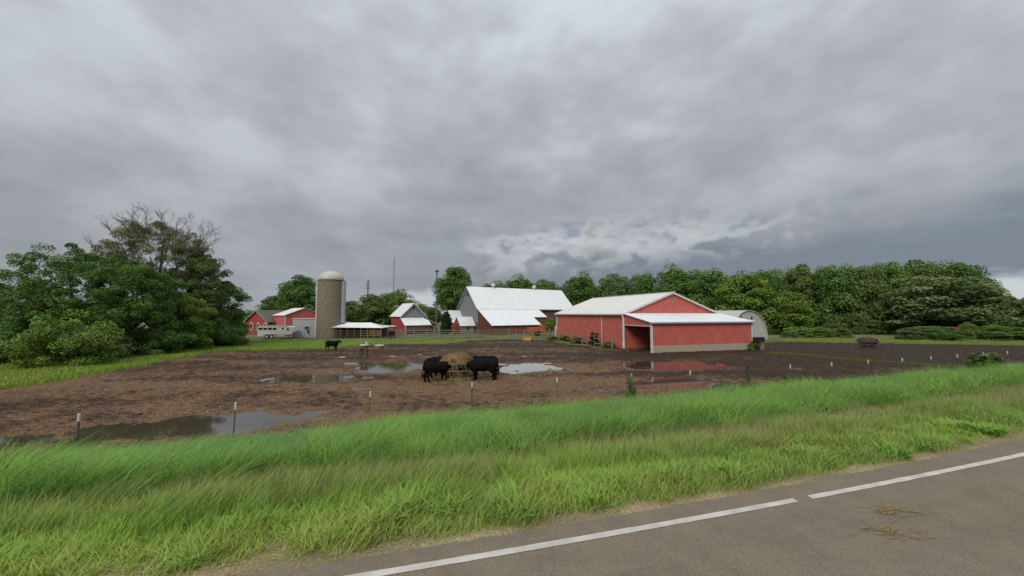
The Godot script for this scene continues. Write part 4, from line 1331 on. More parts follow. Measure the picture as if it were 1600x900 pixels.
func open_shed():
	var o := thing("open_shed", "low open cattle shed with white hipped roof right of the silo", "shed", V(-31.6, 0, 68.0), deg_to_rad(5.0))
	var W := 8.4
	var D := 5.0
	var e := 1.85
	var r := 2.62
	var p := [L(-0.3, e, -0.3), L(W + 0.3, e - 0.12, -0.3), L(W + 0.3, e - 0.12, D), L(-0.3, e, D)]
	var a := L(1.3, r, 1.8)
	var b := L(6.0, r, 1.8)
	slab("roof", [p[0], p[1], b, a], 0.06, M.roof_x, o)
	slab("roof", [p[2], p[3], a, b], 0.06, M.roof_x, o)
	pr("roof", [p[1], p[2], b], Vector3(0, 0.06, 0), M.roof_z, o)
	pr("roof", [p[3], p[0], a], Vector3(0, 0.06, 0), M.roof_z, o)
	bx("back_wall", L(0, 0, D - 0.3), L(W, e - 0.12, D - 0.2), M.brown_wood, o)
	bx("side_wall", L(0, 0, 0.2), L(0.1, e - 0.02, D - 0.32), M.brown_wood, o)
	bx("inner_panel", L(1.6, 0.35, 2.2), L(4.0, 1.5, 2.3), M.red_old, o)
	for k in 8:
		bx("post", L(0.1 + 1.16 * k, 0, 0), L(0.24 + 1.16 * k, e - 0.1, 0.14), M.fence_wood if k > 3 else M.brown_wood, o)
	for k in 3:
		bx("rail", L(0, 0.3 + 0.42 * k, -0.06), L(4.6, 0.42 + 0.42 * k, -0.004), M.brown_wood, o)
		bx("rail", L(4.65, 0.3 + 0.42 * k, -0.06), L(W, 0.44 + 0.42 * k, -0.004), M.tan_wood, o)
	bx("feed_panel", L(6.2, 0.3, 0.4), L(W - 0.1, 1.5, 0.5), M.tan_wood, o)

func tiny_sheds():
	var o := thing("low_shed", "low tan shed with white roof at the right end of the open shed", "shed", V(-26.6, 0, 75.5), deg_to_rad(8.0))
	bx("wall", L(0, 0, 0), L(3.2, 1.75, 3.0), M.tan_wood, o)
	slab("roof", [L(-0.2, 1.95, -0.2), L(3.4, 1.72, -0.2), L(3.4, 1.72, 3.2), L(-0.2, 1.95, 3.2)], 0.07, M.roof_x, o)
	bx("door", L(0.4, 0, -0.04), L(1.2, 1.5, -0.003), M.dark_wood, o)
	# tiny red shed: red gable to the left, cream side to the right
	o = thing("tiny_shed", "tiny shed with bright red gable and white roof before the big barn", "shed", V(-11.1, 0, 82.5), deg_to_rad(38.0))
	var ln := 3.6
	var W := 2.6
	var e := 1.9
	var r := 3.55
	pr("gable_wall", [L(0, 0, 0), L(0, 0, W), L(0, e, W), L(0, r, W / 2), L(0, e, 0)], L(0.1, 0, 0), M.red_wood, o)
	pr("gable_wall", [L(ln, 0, 0), L(ln, 0, W), L(ln, e, W), L(ln, r, W / 2), L(ln, e, 0)], L(-0.1, 0, 0), M.pale_wood, o)
	bx("front_wall", L(0.1, 0, 0), L(ln - 0.1, e, 0.1), M.pale_wood, o)
	bx("back_wall", L(0.1, 0, W - 0.1), L(ln - 0.1, e, W), M.pale_wood, o)
	bx("window", L(1.7, 0.8, -0.03), L(2.1, 1.6, -0.003), M.black, o)
	var sl := (r - e) / (W / 2)
	for s in [0, 1]:
		var v0 := -0.25 if s == 0 else W + 0.25
		slab("roof", [L(-0.15, e - 0.25 * sl + 0.03, v0), L(-0.15, r + 0.03, W / 2), L(ln + 0.2, r + 0.03, W / 2), L(ln + 0.2, e - 0.25 * sl + 0.03, v0)], 0.06, M.roof_x, o)
	# white roof seen behind it
	o = thing("white_roofed_shed", "shed with white roof mostly hidden behind the tiny red shed", "shed", V(-13.6, 0, 88.5), deg_to_rad(33.0))
	bx("wall", L(0, 0, 0), L(6.0, 2.3, 4.5), M.red_brown, o)
	slab("roof", [L(-0.3, 2.2, -0.3), L(6.2, 2.2, -0.3), L(6.2, 5.0, 2.25), L(-0.3, 5.0, 2.25)], 0.07, M.roof_x, o)
	slab("roof", [L(-0.3, 2.2, 4.8), L(6.2, 2.2, 4.8), L(6.2, 5.0, 2.25), L(-0.3, 5.0, 2.25)], 0.07, M.roof_x, o)
	pr("gable", [L(0.01, 2.3, 0.1), L(0.01, 2.3, 4.4), L(0.01, 4.9, 2.25)], L(0.1, 0, 0), M.red_brown, o)
	pr("gable", [L(5.9, 2.3, 0.1), L(5.9, 2.3, 4.4), L(5.9, 4.9, 2.25)], L(0.09, 0, 0), M.red_brown, o)

func arched_shed():
	var o := thing("arched_shed", "white arched metal shed behind the red pole barn", "shed", V(34.95, 0, 61.4), deg_to_rad(17.2))
	var R := 3.6
	var hh := 4.75
	var arch := func(k: int, v: float, grow: float) -> Vector3:
		var a := PI * k / 28.0
		var cx := cos(a)
		var sx := sin(a)
		return L(R - (R + grow) * signf(cx) * pow(absf(cx), 0.9), (hh + grow) * pow(sx, 0.9), v)
	var mb := MB.new()
	for k in 28:
		mb.prism([arch.call(k, -0.25, 0.0), arch.call(k + 1, -0.25, 0.0), arch.call(k + 1, -0.25, 0.08), arch.call(k, -0.25, 0.08)], L(0, 0, 15.0))
	put("shell", mb, M.quonset, o)
	var p := []
	for k in 29: p.append(arch.call(k, 0.0, -0.01))
	pr("end_wall", p, L(0, 0, 0.08), M.quonset, o)
	p = []
	for k in 29: p.append(arch.call(k, 14.5, -0.01))
	pr("end_wall", p, L(0, 0, 0.08), M.quonset, o)
	bx("door", L(3.2, 0.05, -0.05), L(4.5, 2.5, -0.003), M.galv, o)
	bx("vent", L(4.05, 3.4, -0.06), L(4.35, 3.85, -0.003), M.black, o)
	bx("vent", L(1.8, 3.45, -0.06), L(2.2, 3.8, -0.003), M.black, o)

# ---------------------------------------------------------------- farm things
func trailer():
	var o := thing("stock_trailer", "white livestock trailer with dark slot windows parked by the red sheds", "trailer", V(-43.9, 0, 66.6), deg_to_rad(4.0))
	bx("body", L(0, 0.42, 0), L(4.6, 2.15, 2.0), M.white_paint, o)
	pr("nose", [L(4.602, 0.55, 0.02), L(5.7, 0.75, 0.02), L(5.95, 1.2, 0.02), L(5.6, 1.95, 0.02), L(4.602, 2.13, 0.02)], L(0, 0, 1.96), M.white_paint, o)
	bx("roof_cap", L(-0.05, 2.15, -0.04), L(4.7, 2.22, 2.04), M.galv, o)
	for k in 4: bx("window", L(0.15 + 0.78 * k, 1.52, -0.03), L(0.78 + 0.78 * k, 1.86, -0.003), M.glass, o)
	bx("window", L(4.0, 1.6, -0.03), L(4.3, 1.88, -0.003), M.glass, o)
	bx("window", L(4.9, 1.4, -0.012), L(5.15, 1.85, 0.017), M.glass, o)
	bx("fender", L(1.15, 0.7, -0.14), L(2.85, 0.76, -0.003), M.galv, o)
	for k in 2:
		var mb := MB.new()
		for j in 20:
			var a := TAU * j / 20
			var b := TAU * (j + 1) / 20
			var c := L(1.6 + 0.76 * k, 0.34, 0)
			mb.prism([c + Vector3(cos(a), sin(a), 0) * 0.2, c + Vector3(cos(a), sin(a), 0) * 0.36, c + Vector3(cos(b), sin(b), 0) * 0.36, c + Vector3(cos(b), sin(b), 0) * 0.2], Vector3(0, 0, 0.13))
		var w := Node3D.new()
		w.name = "wheel"
		o.add_child(w, true)
		put("tyre", mb, M.rubber, w)
		mb = MB.new()
		for j in 20:
			var a := TAU * j / 20
			var b := TAU * (j + 1) / 20
			var c := L(1.6 + 0.76 * k, 0.34, 0)
			mb.prism([c, c + Vector3(cos(a), sin(a), 0) * 0.198, c + Vector3(cos(b), sin(b), 0) * 0.198], Vector3(0, 0, 0.1))
		put("rim", mb, M.white_paint, w)
	o = thing("hitching_rail", "short dark rail on two posts in front of the white trailer", "rail", V(-40.4, 0, 65.8), 0.07)
	bx("rail", L(0, 0.62, 0), L(2.3, 0.7, 0.07), M.steel, o)
	bx("post", L(0.05, 0, 0.075), L(0.13, 0.8, 0.15), M.steel, o)
	bx("post", L(2.15, 0, 0.075), L(2.23, 0.8, 0.15), M.steel, o)

func roadside_fence():
	var o := thing("wire_fence", "roadside wire fence of thin steel posts with white tops", "fence")
	var xd := [[-16.4, 10.2], [-12.86, 11.64], [-9.3, 13.11], [-5.5, 15.02], [-1.75, 16.94], [2.14, 18.1], [5.88, 19.3], [9.29, 20.29], [13.15, 21.7], [16.35, 22.8], [19.52, 23.68], [22.94, 24.97], [26.16, 26.03], [29.39, 27.19], [32.65, 28.45], [35.9, 29.56], [39.4, 30.8], [43.0, 32.1]]
	rng.seed = 3
	for k in xd.size():
		var a: Array = xd[k]
		var p := V(a[0], -0.1, a[1])
		if k == 8:
			var mb := MB.new()
			mb.tube([p, p + Vector3(0.03, 1.0, 0), p + Vector3(0.05, 1.55, 0)], [0.11, 0.10, 0.095], 9)
			var w := put("post", mb, M.dark_wood, o)
			tag(w, "thick dark wooden post")
			continue
		var lean := Vector3(rng.randf_range(-0.05, 0.05), 0, rng.randf_range(-0.03, 0.03))
		var mb := MB.new()
		mb.bar(p, p + Vector3(0, 1.22, 0) + lean, 0.045, 0.012)
		mb.bar(p + Vector3(0, 0, 0.02), p + Vector3(0, 1.22, 0.02) + lean, 0.012, 0.035)
		var post := put("post", mb, M.steel, o)
		mb = MB.new()
		mb.bar(p + Vector3(0, 1.20, 0.008) + lean, p + Vector3(0, 1.43, 0.008) + lean * 1.1, 0.050, 0.046)
		put("white_top", mb, M.white_paint, post)
	for y in [0.55, 1.0]:
		var mb := MB.new()
		for k in xd.size() - 1:
			var a := V(xd[k][0], y, xd[k][1] - 0.05)
			var b := V(xd[k + 1][0], y, xd[k + 1][1] - 0.05)
			mb.tube([a, a.lerp(b, 0.5) - Vector3(0, 0.02, 0), b], [0.002, 0.002, 0.002], 3)
		put("wire", mb, M.steel, o)

func board_fence(called: String, label: String, pts: Array, h: float, rails: int, m: Material, rh := 0.12):
	var o := thing(called, label, "fence")
	for k in pts.size():
		var p := V(pts[k][0], 0, pts[k][1])
		var mb := MB.new()
		var hh := h * (1.0 + 0.08 * sin(k * 5.3))
		mb.bar(p, p + Vector3(0.02 * sin(k * 3.0), hh + 0.1, 0), 0.15, 0.15)
		put("post", mb, m, o)
		if k == pts.size() - 1: continue
		var q := V(pts[k + 1][0], 0, pts[k + 1][1])
		for j in rails:
			mb = MB.new()
			var y := h * (j + 0.6) / rails
			var off := Vector3(0, 0, 0.1)
			mb.bar(p + off + Vector3(0, y + 0.03 * sin(k * 7.0 + j), 0), q + off + Vector3(0, y + 0.03 * sin(k * 4.0 + j * 2.0), 0), 0.035, rh)
			put("rail", mb, m, o)

func farm_fences():
	board_fence("board_fence", "grey board fence in front of the small grey-gabled barn", [[-25.0, 71.0], [-22.6, 70.6], [-20.2, 70.3], [-17.8, 70.0], [-15.4, 69.7], [-13.0, 69.4], [-10.6, 69.2], [-8.2, 69.0], [-6.0, 68.8]], 1.45, 4, M.fence_wood)
	board_fence("corral_fence", "weathered post fence before the big barn's lean-to", [[-0.6, 68.4], [0.7, 68.2], [2.2, 68.0], [3.6, 67.6], [5.0, 66.8], [6.4, 65.6], [7.4, 63.5]], 1.6, 3, M.fence_wood, 0.07)
	board_fence("side_fence", "low wooden fence with weeds beside the red pole barn", [[7.4, 63.4], [8.2, 60.4], [9.0, 57.4], [9.9, 54.4], [10.9, 51.2], [12.3, 47.6]], 1.35, 2, M.fence_wood)
	# tubular gate
	var o := thing("tube_gate", "yellowish tubular farm gate between board fence and corral posts", "gate", V(-5.8, 0, 68.7), 0.05)
	for k in 6: bx("tube", L(0.06, 0.3 + 0.22 * k, 0.0), L(4.9, 0.35 + 0.22 * k, 0.05), M.green_gate, o)
	for u in [0.0, 1.6, 3.2, 4.85]: bx("upright", L(u, 0.2, 0.052), L(u + 0.06, 1.52, 0.1), M.green_gate, o)

func bale(called: String, label: String, p: Vector3, s: float, m: Material, strand_col: Color, feed_m: Material, feeder_label: String, sd: int):
	# a round bale eaten hollow below, thatch hanging over
	var o := thing(called, label, "hay bale", p)
	var nz := noise(sd, 0.7, 3)
	var mb := MB.new()
	mb.lathe([[0.80, -0.05], [0.62, 0.35], [0.66, 0.62], [0.95, 0.86], [1.03, 1.12], [0.88, 1.42], [0.55, 1.62], [0.05, 1.70]], 26, Vector3.ZERO, 0.42, nz)
	put("core", mb, m, o)
	var r := RandomNumberGenerator.new()
	r.seed = sd
	mb = MB.new()
	for k in 2600:
		var a := r.randf() * TAU
		var y := r.randf_range(0.1, 1.66)
		var rad := 0.68
		if y > 0.7: rad = 1.0 * sqrt(maxf(0.05, 1.0 - pow((y - 1.05) / 0.68, 2.0))) 
		rad *= 1.0 + 0.42 * nz.get_noise_3d(cos(a) * 3.0, y * 3.0, sin(a) * 3.0)
		var c := Vector3(cos(a) * rad, y, sin(a) * rad)
		var dir := (Vector3(-sin(a), 0, cos(a)) * r.randfn() * 0.6 + Vector3(cos(a) * 0.35, -0.9 * r.randf(), sin(a) * 0.35)).normalized()
		var f := r.randf_range(0.6, 1.4)
		mb.col = Color(strand_col.r * f, strand_col.g * f, strand_col.b * f)
		mb.tri(c - dir * 0.05, c + dir * r.randf_range(0.15, 0.32), c + dir * 0.05 + Vector3(-sin(a), 0.3, cos(a)) * 0.022, Vector3(cos(a), 0.6, sin(a)))
	put("strands", mb, M.straw, o)
	for k in 1400:
		pass
	mb = MB.new()
	for k in 2400:
		var a := r.randf() * TAU
		var q := 0.5 + absf(r.randfn()) * 0.6
		if q > 2.2: continue
		var c := Vector3(cos(a) * q, 0.04 + 0.30 * exp(-q * 1.3) * r.randf(), sin(a) * q)
		var e := r.randf() * TAU
		var f := r.randf_range(0.7, 1.5)
		mb.col = Color(strand_col.r * f * 1.3, strand_col.g * f * 1.55, strand_col.b * f * 1.4)
		var dir := Vector3(cos(e), r.randf_range(-0.1, 0.35), sin(e))
		mb.tri(c, c + dir * r.randf_range(0.12, 0.3), c + Vector3(-sin(e), 0.1, cos(e)) * 0.03, Vector3.UP)
	put("spilled_hay", mb, M.straw, o)
	o.scale = Vector3.ONE * s
	# ring feeder round it
	var f := thing("ring_feeder", feeder_label, "feeder", p)
	for y in [0.12, 0.62, 1.08]:
		mb = MB.new()
		var pts := []
		for k in 25:
			pts.append(Vector3(cos(TAU * k / 24.0), 0, sin(TAU * k / 24.0)) * 1.28 + Vector3(0, y, 0))
		var rr := []
		for k in 25: rr.append(0.028)
		mb.tube(pts, rr, 6)
		put("hoop", mb, feed_m, f)
	for k in 14:
		mb = MB.new()
		var a := TAU * k / 14.0
		var b := a + 0.18
		mb.tube([Vector3(cos(a) * 1.28, 0.1, sin(a) * 1.28), Vector3(cos(b) * 1.28, 1.09, sin(b) * 1.28)], [0.022, 0.022], 5)
		put("bar", mb, feed_m, f)
	f.scale = Vector3.ONE * s

func yard_things():
	bale("round_bale", "golden hay bale among the four black cows", V(-3.60, 0.0, 26.0), 1.0, M.hay, Color(0.34, 0.215, 0.085), M.hoop, "tubular steel ring feeder around the golden hay bale", 61)
	bale("round_bale", "old brown hay bale far out on the right mud lot", V(43.8, 0.0, 47.6), 0.85, M.old_hay, Color(0.11, 0.07, 0.045), M.steel, "dark ring feeder around the old brown bale", 62)
	# mineral feeders in the yard
	var o := thing("mineral_feeder", "red and white mineral feeder on legs by a leaning post", "feeder", V(-14.5, 0, 38.0))
	var mb := MB.new()
	mb.lathe([[0.34, 0.95], [0.42, 1.16]], 16)
	put("tub", mb, M.pale_red, o)
	mb = MB.new()
	mb.lathe([[0.44, 1.16], [0.47, 1.2], [0.36, 1.3], [0.02, 1.34]], 16)
	put("lid", mb, M.rock, o)
	for k in 4:
		var a := TAU * k / 4.0 + 0.6
		mb = MB.new()
		mb.tube([Vector3(cos(a) * 0.40, 0, sin(a) * 0.40), Vector3(cos(a) * 0.28, 1.0, sin(a) * 0.28)], [0.035, 0.035], 6)
		put("leg", mb, M.dark_wood, o)
	o = thing("leaning_post", "dark post leaning right beside the red and white feeder", "post", V(-15.3, 0, 38.3))
	mb = MB.new()
	mb.tube([Vector3(0, -0.1, 0), Vector3(0.62, 1.45, 0)], [0.05, 0.05], 8)
	put("shaft", mb, M.dark_wood, o)
	mb = MB.new()
	mb.tube([Vector3(0.62, 1.42, 0.02), Vector3(0.66, 0.2, 0.1)], [0.04, 0.04], 8)
	put("brace", mb, M.dark_wood, o)
	o = thing("water_tub", "low white-topped reddish tub behind the feeder", "tub", V(-15.9, 0, 46.4))
	mb = MB.new()
	mb.lathe([[0.45, 0.0], [0.55, 0.42]], 18)
	put("side", mb, M.pale_red, o)
	mb = MB.new()
	mb.lathe([[0.57, 0.42], [0.60, 0.46], [0.5, 0.58], [0.02, 0.62]], 18)
	put("cover", mb, M.rock, o)
	o = thing("white_bucket", "small white bucket standing on the grass edge behind the feeder", "bucket", V(-19.3, 0, 51.5))
	mb = MB.new()
	mb.lathe([[0.20, 0.0], [0.25, 0.52], [0.27, 0.54], [0.02, 0.56]], 14)
	put("pail", mb, M.white_paint, o)
	mb = MB.new()
	mb.tube([Vector3(-0.26, 0.5, 0), Vector3(-0.12, 0.66, 0), Vector3(0.12, 0.66, 0), Vector3(0.26, 0.5, 0)], [0.012, 0.012, 0.012, 0.012], 5)
	put("handle", mb, M.steel, o)
	# yellow tub by the fence
	o = thing("feed_tub", "square yellow feed tub with red rim by the corral fence", "tub", V(2.4, 0, 61.0), 0.1)
	pr("tub", [L(-0.55, 0.0, 0), L(0.55, 0.0, 0), L(0.66, 0.62, 0), L(-0.66, 0.62, 0)], L(0, 0, 0.9), M.yellow, o)
	bx("rim", L(-0.68, 0.62, -0.03), L(0.68, 0.72, 0.93), M.pale_red, o)
	# manure spreader behind the fence
	o = thing("manure_spreader", "orange-red farm spreader parked behind the corral fence", "farm machine", V(3.1, 0, 74.0), 0.12)
	pr("box", [L(0, 0.75, 0), L(3.3, 0.75, 0), L(3.5, 1.65, 0), L(-0.2, 1.55, 0)], L(0, 0, 1.5), M.orange, o)
	bx("beater_guard", L(2.2, 1.65, 0.1), L(3.45, 1.95, 1.4), M.orange, o)
	bx("tongue", L(-1.4, 0.55, 0.7), L(0.1, 0.68, 0.82), M.steel, o)
	for v in [-0.18, 1.55]:
		mb = MB.new()
		var c := L(2.0, 0.5, v)
		for j in 16:
			var a := TAU * j / 16
			var b := TAU * (j + 1) / 16
			mb.prism([c, c + Vector3(cos(a), sin(a), 0) * 0.5, c + Vector3(cos(b), sin(b), 0) * 0.5], Vector3(0, 0, -0.16))
		put("wheel", mb, M.rubber, o)
	# white door panel standing upright by the barn's far corner
	o = thing("door_panel", "wide white door panel standing at the far corner of the red pole barn", "post", V(7.75, 0, 69.6), 0.2)
	bx("board", L(0, 0.05, 0), L(0.5, 2.1, 0.06), M.white_paint, o)
	bx("foot", L(-0.1, -0.02, -0.1), L(0.6, 0.05, 0.2), M.white_paint, o)
	# dark box on white posts by the barn's right corner
	o = thing("salt_box", "dark box on two pale posts right of the red pole barn", "feeder", V(29.0, 0, 45.0), 0.25)
	bx("box", L(-0.7, 1.05, 0), L(0.55, 1.55, 0.5), M.black, o)
	bx("post", L(0.1, -0.05, 0.1), L(0.28, 1.05, 0.28), M.fence_wood, o)
	bx("post", L(0.42, -0.05, 0.1), L(0.54, 1.05, 0.22), M.fence_wood, o)
	# hay elevator leaning beside the small barn
	o = thing("hay_elevator", "brown hay elevator slanting down right of the small barn", "elevator", V(-17.3, 0, 83.0))
	mb = MB.new()
	mb.bar(Vector3(-1.6, 3.4, 0), Vector3(2.9, 1.3, 0), 0.5, 0.22)
	put("trough", mb, M.tan_wood, o)
	mb = MB.new()
	mb.bar(Vector3(0.2, 2.5, 0.0), Vector3(0.6, 0, 0.5), 0.09, 0.09)
	put("strut", mb, M.fence_wood, o)
	mb = MB.new()
	mb.bar(Vector3(0.2, 2.5, 0.0), Vector3(0.6, 0, -0.5), 0.09, 0.09)
	put("strut", mb, M.fence_wood, o)
	mb = MB.new()
	mb.bar(Vector3(0.5, 1.6, 0.2), Vector3(3.2, 0.7, 0.2), 0.12, 0.3)
	put("lower_trough", mb, M.tan_wood, o)
	# orange tractor in the hedge
	o = thing("orange_tractor", "orange tractor half hidden behind the right-hand hedge", "tractor", V(79.2, 0, 67.5), 0.2)
	bx("hood", L(-1.2, 0.8, 0), L(0.3, 1.9, 0.9), M.orange, o)
	bx("seat_deck", L(0.3, 0.8, -0.1), L(1.2, 1.5, 1.0), M.orange, o)
	bx("canopy_post", L(1.1, 1.5, 0.4), L(1.2, 2.4, 0.5), M.steel, o)
	for q in [[0.9, 0.75], [-0.9, 0.45]]:
		mb = MB.new()
		var c := L(q[0], q[1], -0.15)
		for j in 18:
			var a := TAU * j / 18
			var b := TAU * (j + 1) / 18
			mb.prism([c, c + Vector3(cos(a), sin(a), 0) * q[1], c + Vector3(cos(b), sin(b), 0) * q[1]], Vector3(0, 0, 0.3))
		put("wheel", mb, M.rubber, o)

func masts():
	var o := thing("lamp_pole", "tall dark pole with flat lamp head left of the tall dark tree", "lamp pole", V(-16.9, 0, 86.0))
	var mb := MB.new()
	mb.tube([Vector3(0, -0.2, 0), Vector3(0, 14.0, 0)], [0.17, 0.13], 8)
	put("pole", mb, M.steel, o)
	mb = MB.new()
	mb.lathe([[0.14, 13.6], [0.45, 13.75], [0.45, 13.95], [0.1, 14.1]], 12)
	put("lamp_head", mb, M.steel, o)
	bx("crossbar", Vector3(-0.55, 9.7, -0.05), Vector3(0.55, 9.85, 0.05), M.galv, o)
	o = thing("antenna_pole", "short antenna pole with whitish dish head above the trees", "antenna", V(-56.4, 0, 150.0))
	mb = MB.new()
	mb.tube([Vector3(0, -0.2, 0), Vector3(0, 16.6, 0)], [0.3, 0.22], 8)
	put("pole", mb, M.steel, o)
	mb = MB.new()
	mb.lathe([[0.05, 16.4], [0.75, 17.0], [0.8, 17.4], [0.1, 17.7]], 12)
	put("dish", mb, M.white_paint, o)
	for k in 3: bx("arm", Vector3(-0.9 + 0.1 * k, 14.0 + 0.8 * k, -0.1), Vector3(0.9 - 0.1 * k, 14.2 + 0.8 * k, 0.1), M.steel, o)
	o = thing("radio_mast", "very thin tall radio mast in the distance", "mast", V(-92.7, 0, 300.0))
	for k in 3:
		var a := TAU * k / 3.0
		mb = MB.new()
		mb.tube([Vector3(cos(a) * 0.32, 0, sin(a) * 0.32), Vector3(cos(a) * 0.28, 48.5, sin(a) * 0.28)], [0.07, 0.06], 5)
		put("leg", mb, M.steel, o)
	mb = MB.new()
	for k in 48:
		for j in 3:
			var a := TAU * j / 3.0
			var b := TAU * (j + 1) / 3.0
			mb.bar(Vector3(cos(a) * 0.3, k, sin(a) * 0.3), Vector3(cos(b) * 0.3, k + 1.0, sin(b) * 0.3), 0.05, 0.05)
	put("lattice", mb, M.steel, o)

# ---------------------------------------------------------------- cattle
func field_mesh(bones: Array, cell: float, k: float) -> ArrayMesh:
	# smooth union of tapered capsules, meshed as surface nets
	var lo := Vector3.ONE * 1e9
	var hi := -lo
	for b in bones:
		var m: float = maxf(b[2], b[3]) + 0.12
		lo = lo.min(b[0] - Vector3.ONE * m).min(b[1] - Vector3.ONE * m)
		hi = hi.max(b[0] + Vector3.ONE * m).max(b[1] + Vector3.ONE * m)
	var nx := int((hi.x - lo.x) / cell) + 2
	var ny := int((hi.y - lo.y) / cell) + 2
	var nz := int((hi.z - lo.z) / cell) + 2
	var sum := PackedFloat32Array()
	sum.resize(nx * ny * nz)
	for b in bones:
		var a: Vector3 = b[0]
		var e: Vector3 = b[1]
		var m: float = maxf(b[2], b[3]) + 0.11
		var l := ((a.min(e) - Vector3.ONE * m - lo) / cell).floor().max(Vector3.ZERO)
		var h := ((a.max(e) + Vector3.ONE * m - lo) / cell).ceil().min(Vector3(nx - 1, ny - 1, nz - 1))
		var ab := e - a
		var l2 := maxf(ab.length_squared(), 1e-8)
		for z in range(int(l.z), int(h.z) + 1):
			for y in range(int(l.y), int(h.y) + 1):
				for x in range(int(l.x), int(h.x) + 1):
					var p := lo + Vector3(x, y, z) * cell
					var t := clampf((p - a).dot(ab) / l2, 0, 1)
					var q := p - a - ab * t
					q.z *= b[4]
					var d: float = q.length() - lerpf(b[2], b[3], t)
					sum[(z * ny + y) * nx + x] += exp(-k * d)
	var f := PackedFloat32Array()
	f.resize(sum.size())
	for i in sum.size(): f[i] = 1.0 if sum[i] <= 0.0 else -log(sum[i]) / k
	var idx := PackedInt32Array()
	idx.resize(f.size())
	idx.fill(-1)
	var v := PackedVector3Array()
	var off := [0, 1, nx, nx + 1, nx * ny, nx * ny + 1, nx * ny + nx, nx * ny + nx + 1]
	var cs := [Vector3(0, 0, 0), Vector3(1, 0, 0), Vector3(0, 1, 0), Vector3(1, 1, 0), Vector3(0, 0, 1), Vector3(1, 0, 1), Vector3(0, 1, 1), Vector3(1, 1, 1)]
	var ed := [[0, 1], [2, 3], [4, 5], [6, 7], [0, 2], [1, 3], [4, 6], [5, 7], [0, 4], [1, 5], [2, 6], [3, 7]]
	for z in nz - 1:
		for y in ny - 1:
			for x in nx - 1:
				var i := (z * ny + y) * nx + x
				var ins := 0
				for c in 8:
					if f[i + off[c]] < 0: ins += 1
				if ins == 0 or ins == 8: continue
				var s := Vector3.ZERO
				var cnt := 0
				for g in ed:
					var fa := f[i + off[g[0]]]
					var fb := f[i + off[g[1]]]
					if (fa < 0) != (fb < 0):
						s += (cs[g[0]] as Vector3).lerp(cs[g[1]], fa / (fa - fb))
						cnt += 1
				idx[i] = v.size()
				v.append(lo + (Vector3(x, y, z) + s / cnt) * cell)
	var st := SurfaceTool.new()
	st.begin(Mesh.PRIMITIVE_TRIANGLES)
	st.set_smooth_group(0)
	for p in v: st.add_vertex(p)
	var quad := func(a: int, b: int, c: int, d: int, flip: bool):
		if a < 0 or b < 0 or c < 0 or d < 0: return
		var t := [a, c, b, a, d, c] if flip else [a, b, c, a, c, d]
		for i in t: st.add_index(i)
	for z in range(1, nz - 1):
		for y in range(1, ny - 1):
			for x in range(1, nx - 1):
				var i := (z * ny + y) * nx + x
				var s := f[i] < 0
				if s != (f[i + 1] < 0): quad.call(idx[i], idx[i - nx], idx[i - nx - nx * ny], idx[i - nx * ny], not s)
				if s != (f[i + nx] < 0): quad.call(idx[i], idx[i - nx * ny], idx[i - nx * ny - 1], idx[i - 1], not s)
				if s != (f[i + nx * ny] < 0): quad.call(idx[i], idx[i - 1], idx[i - 1 - nx], idx[i - nx], not s)
	st.generate_normals()
	return st.commit()

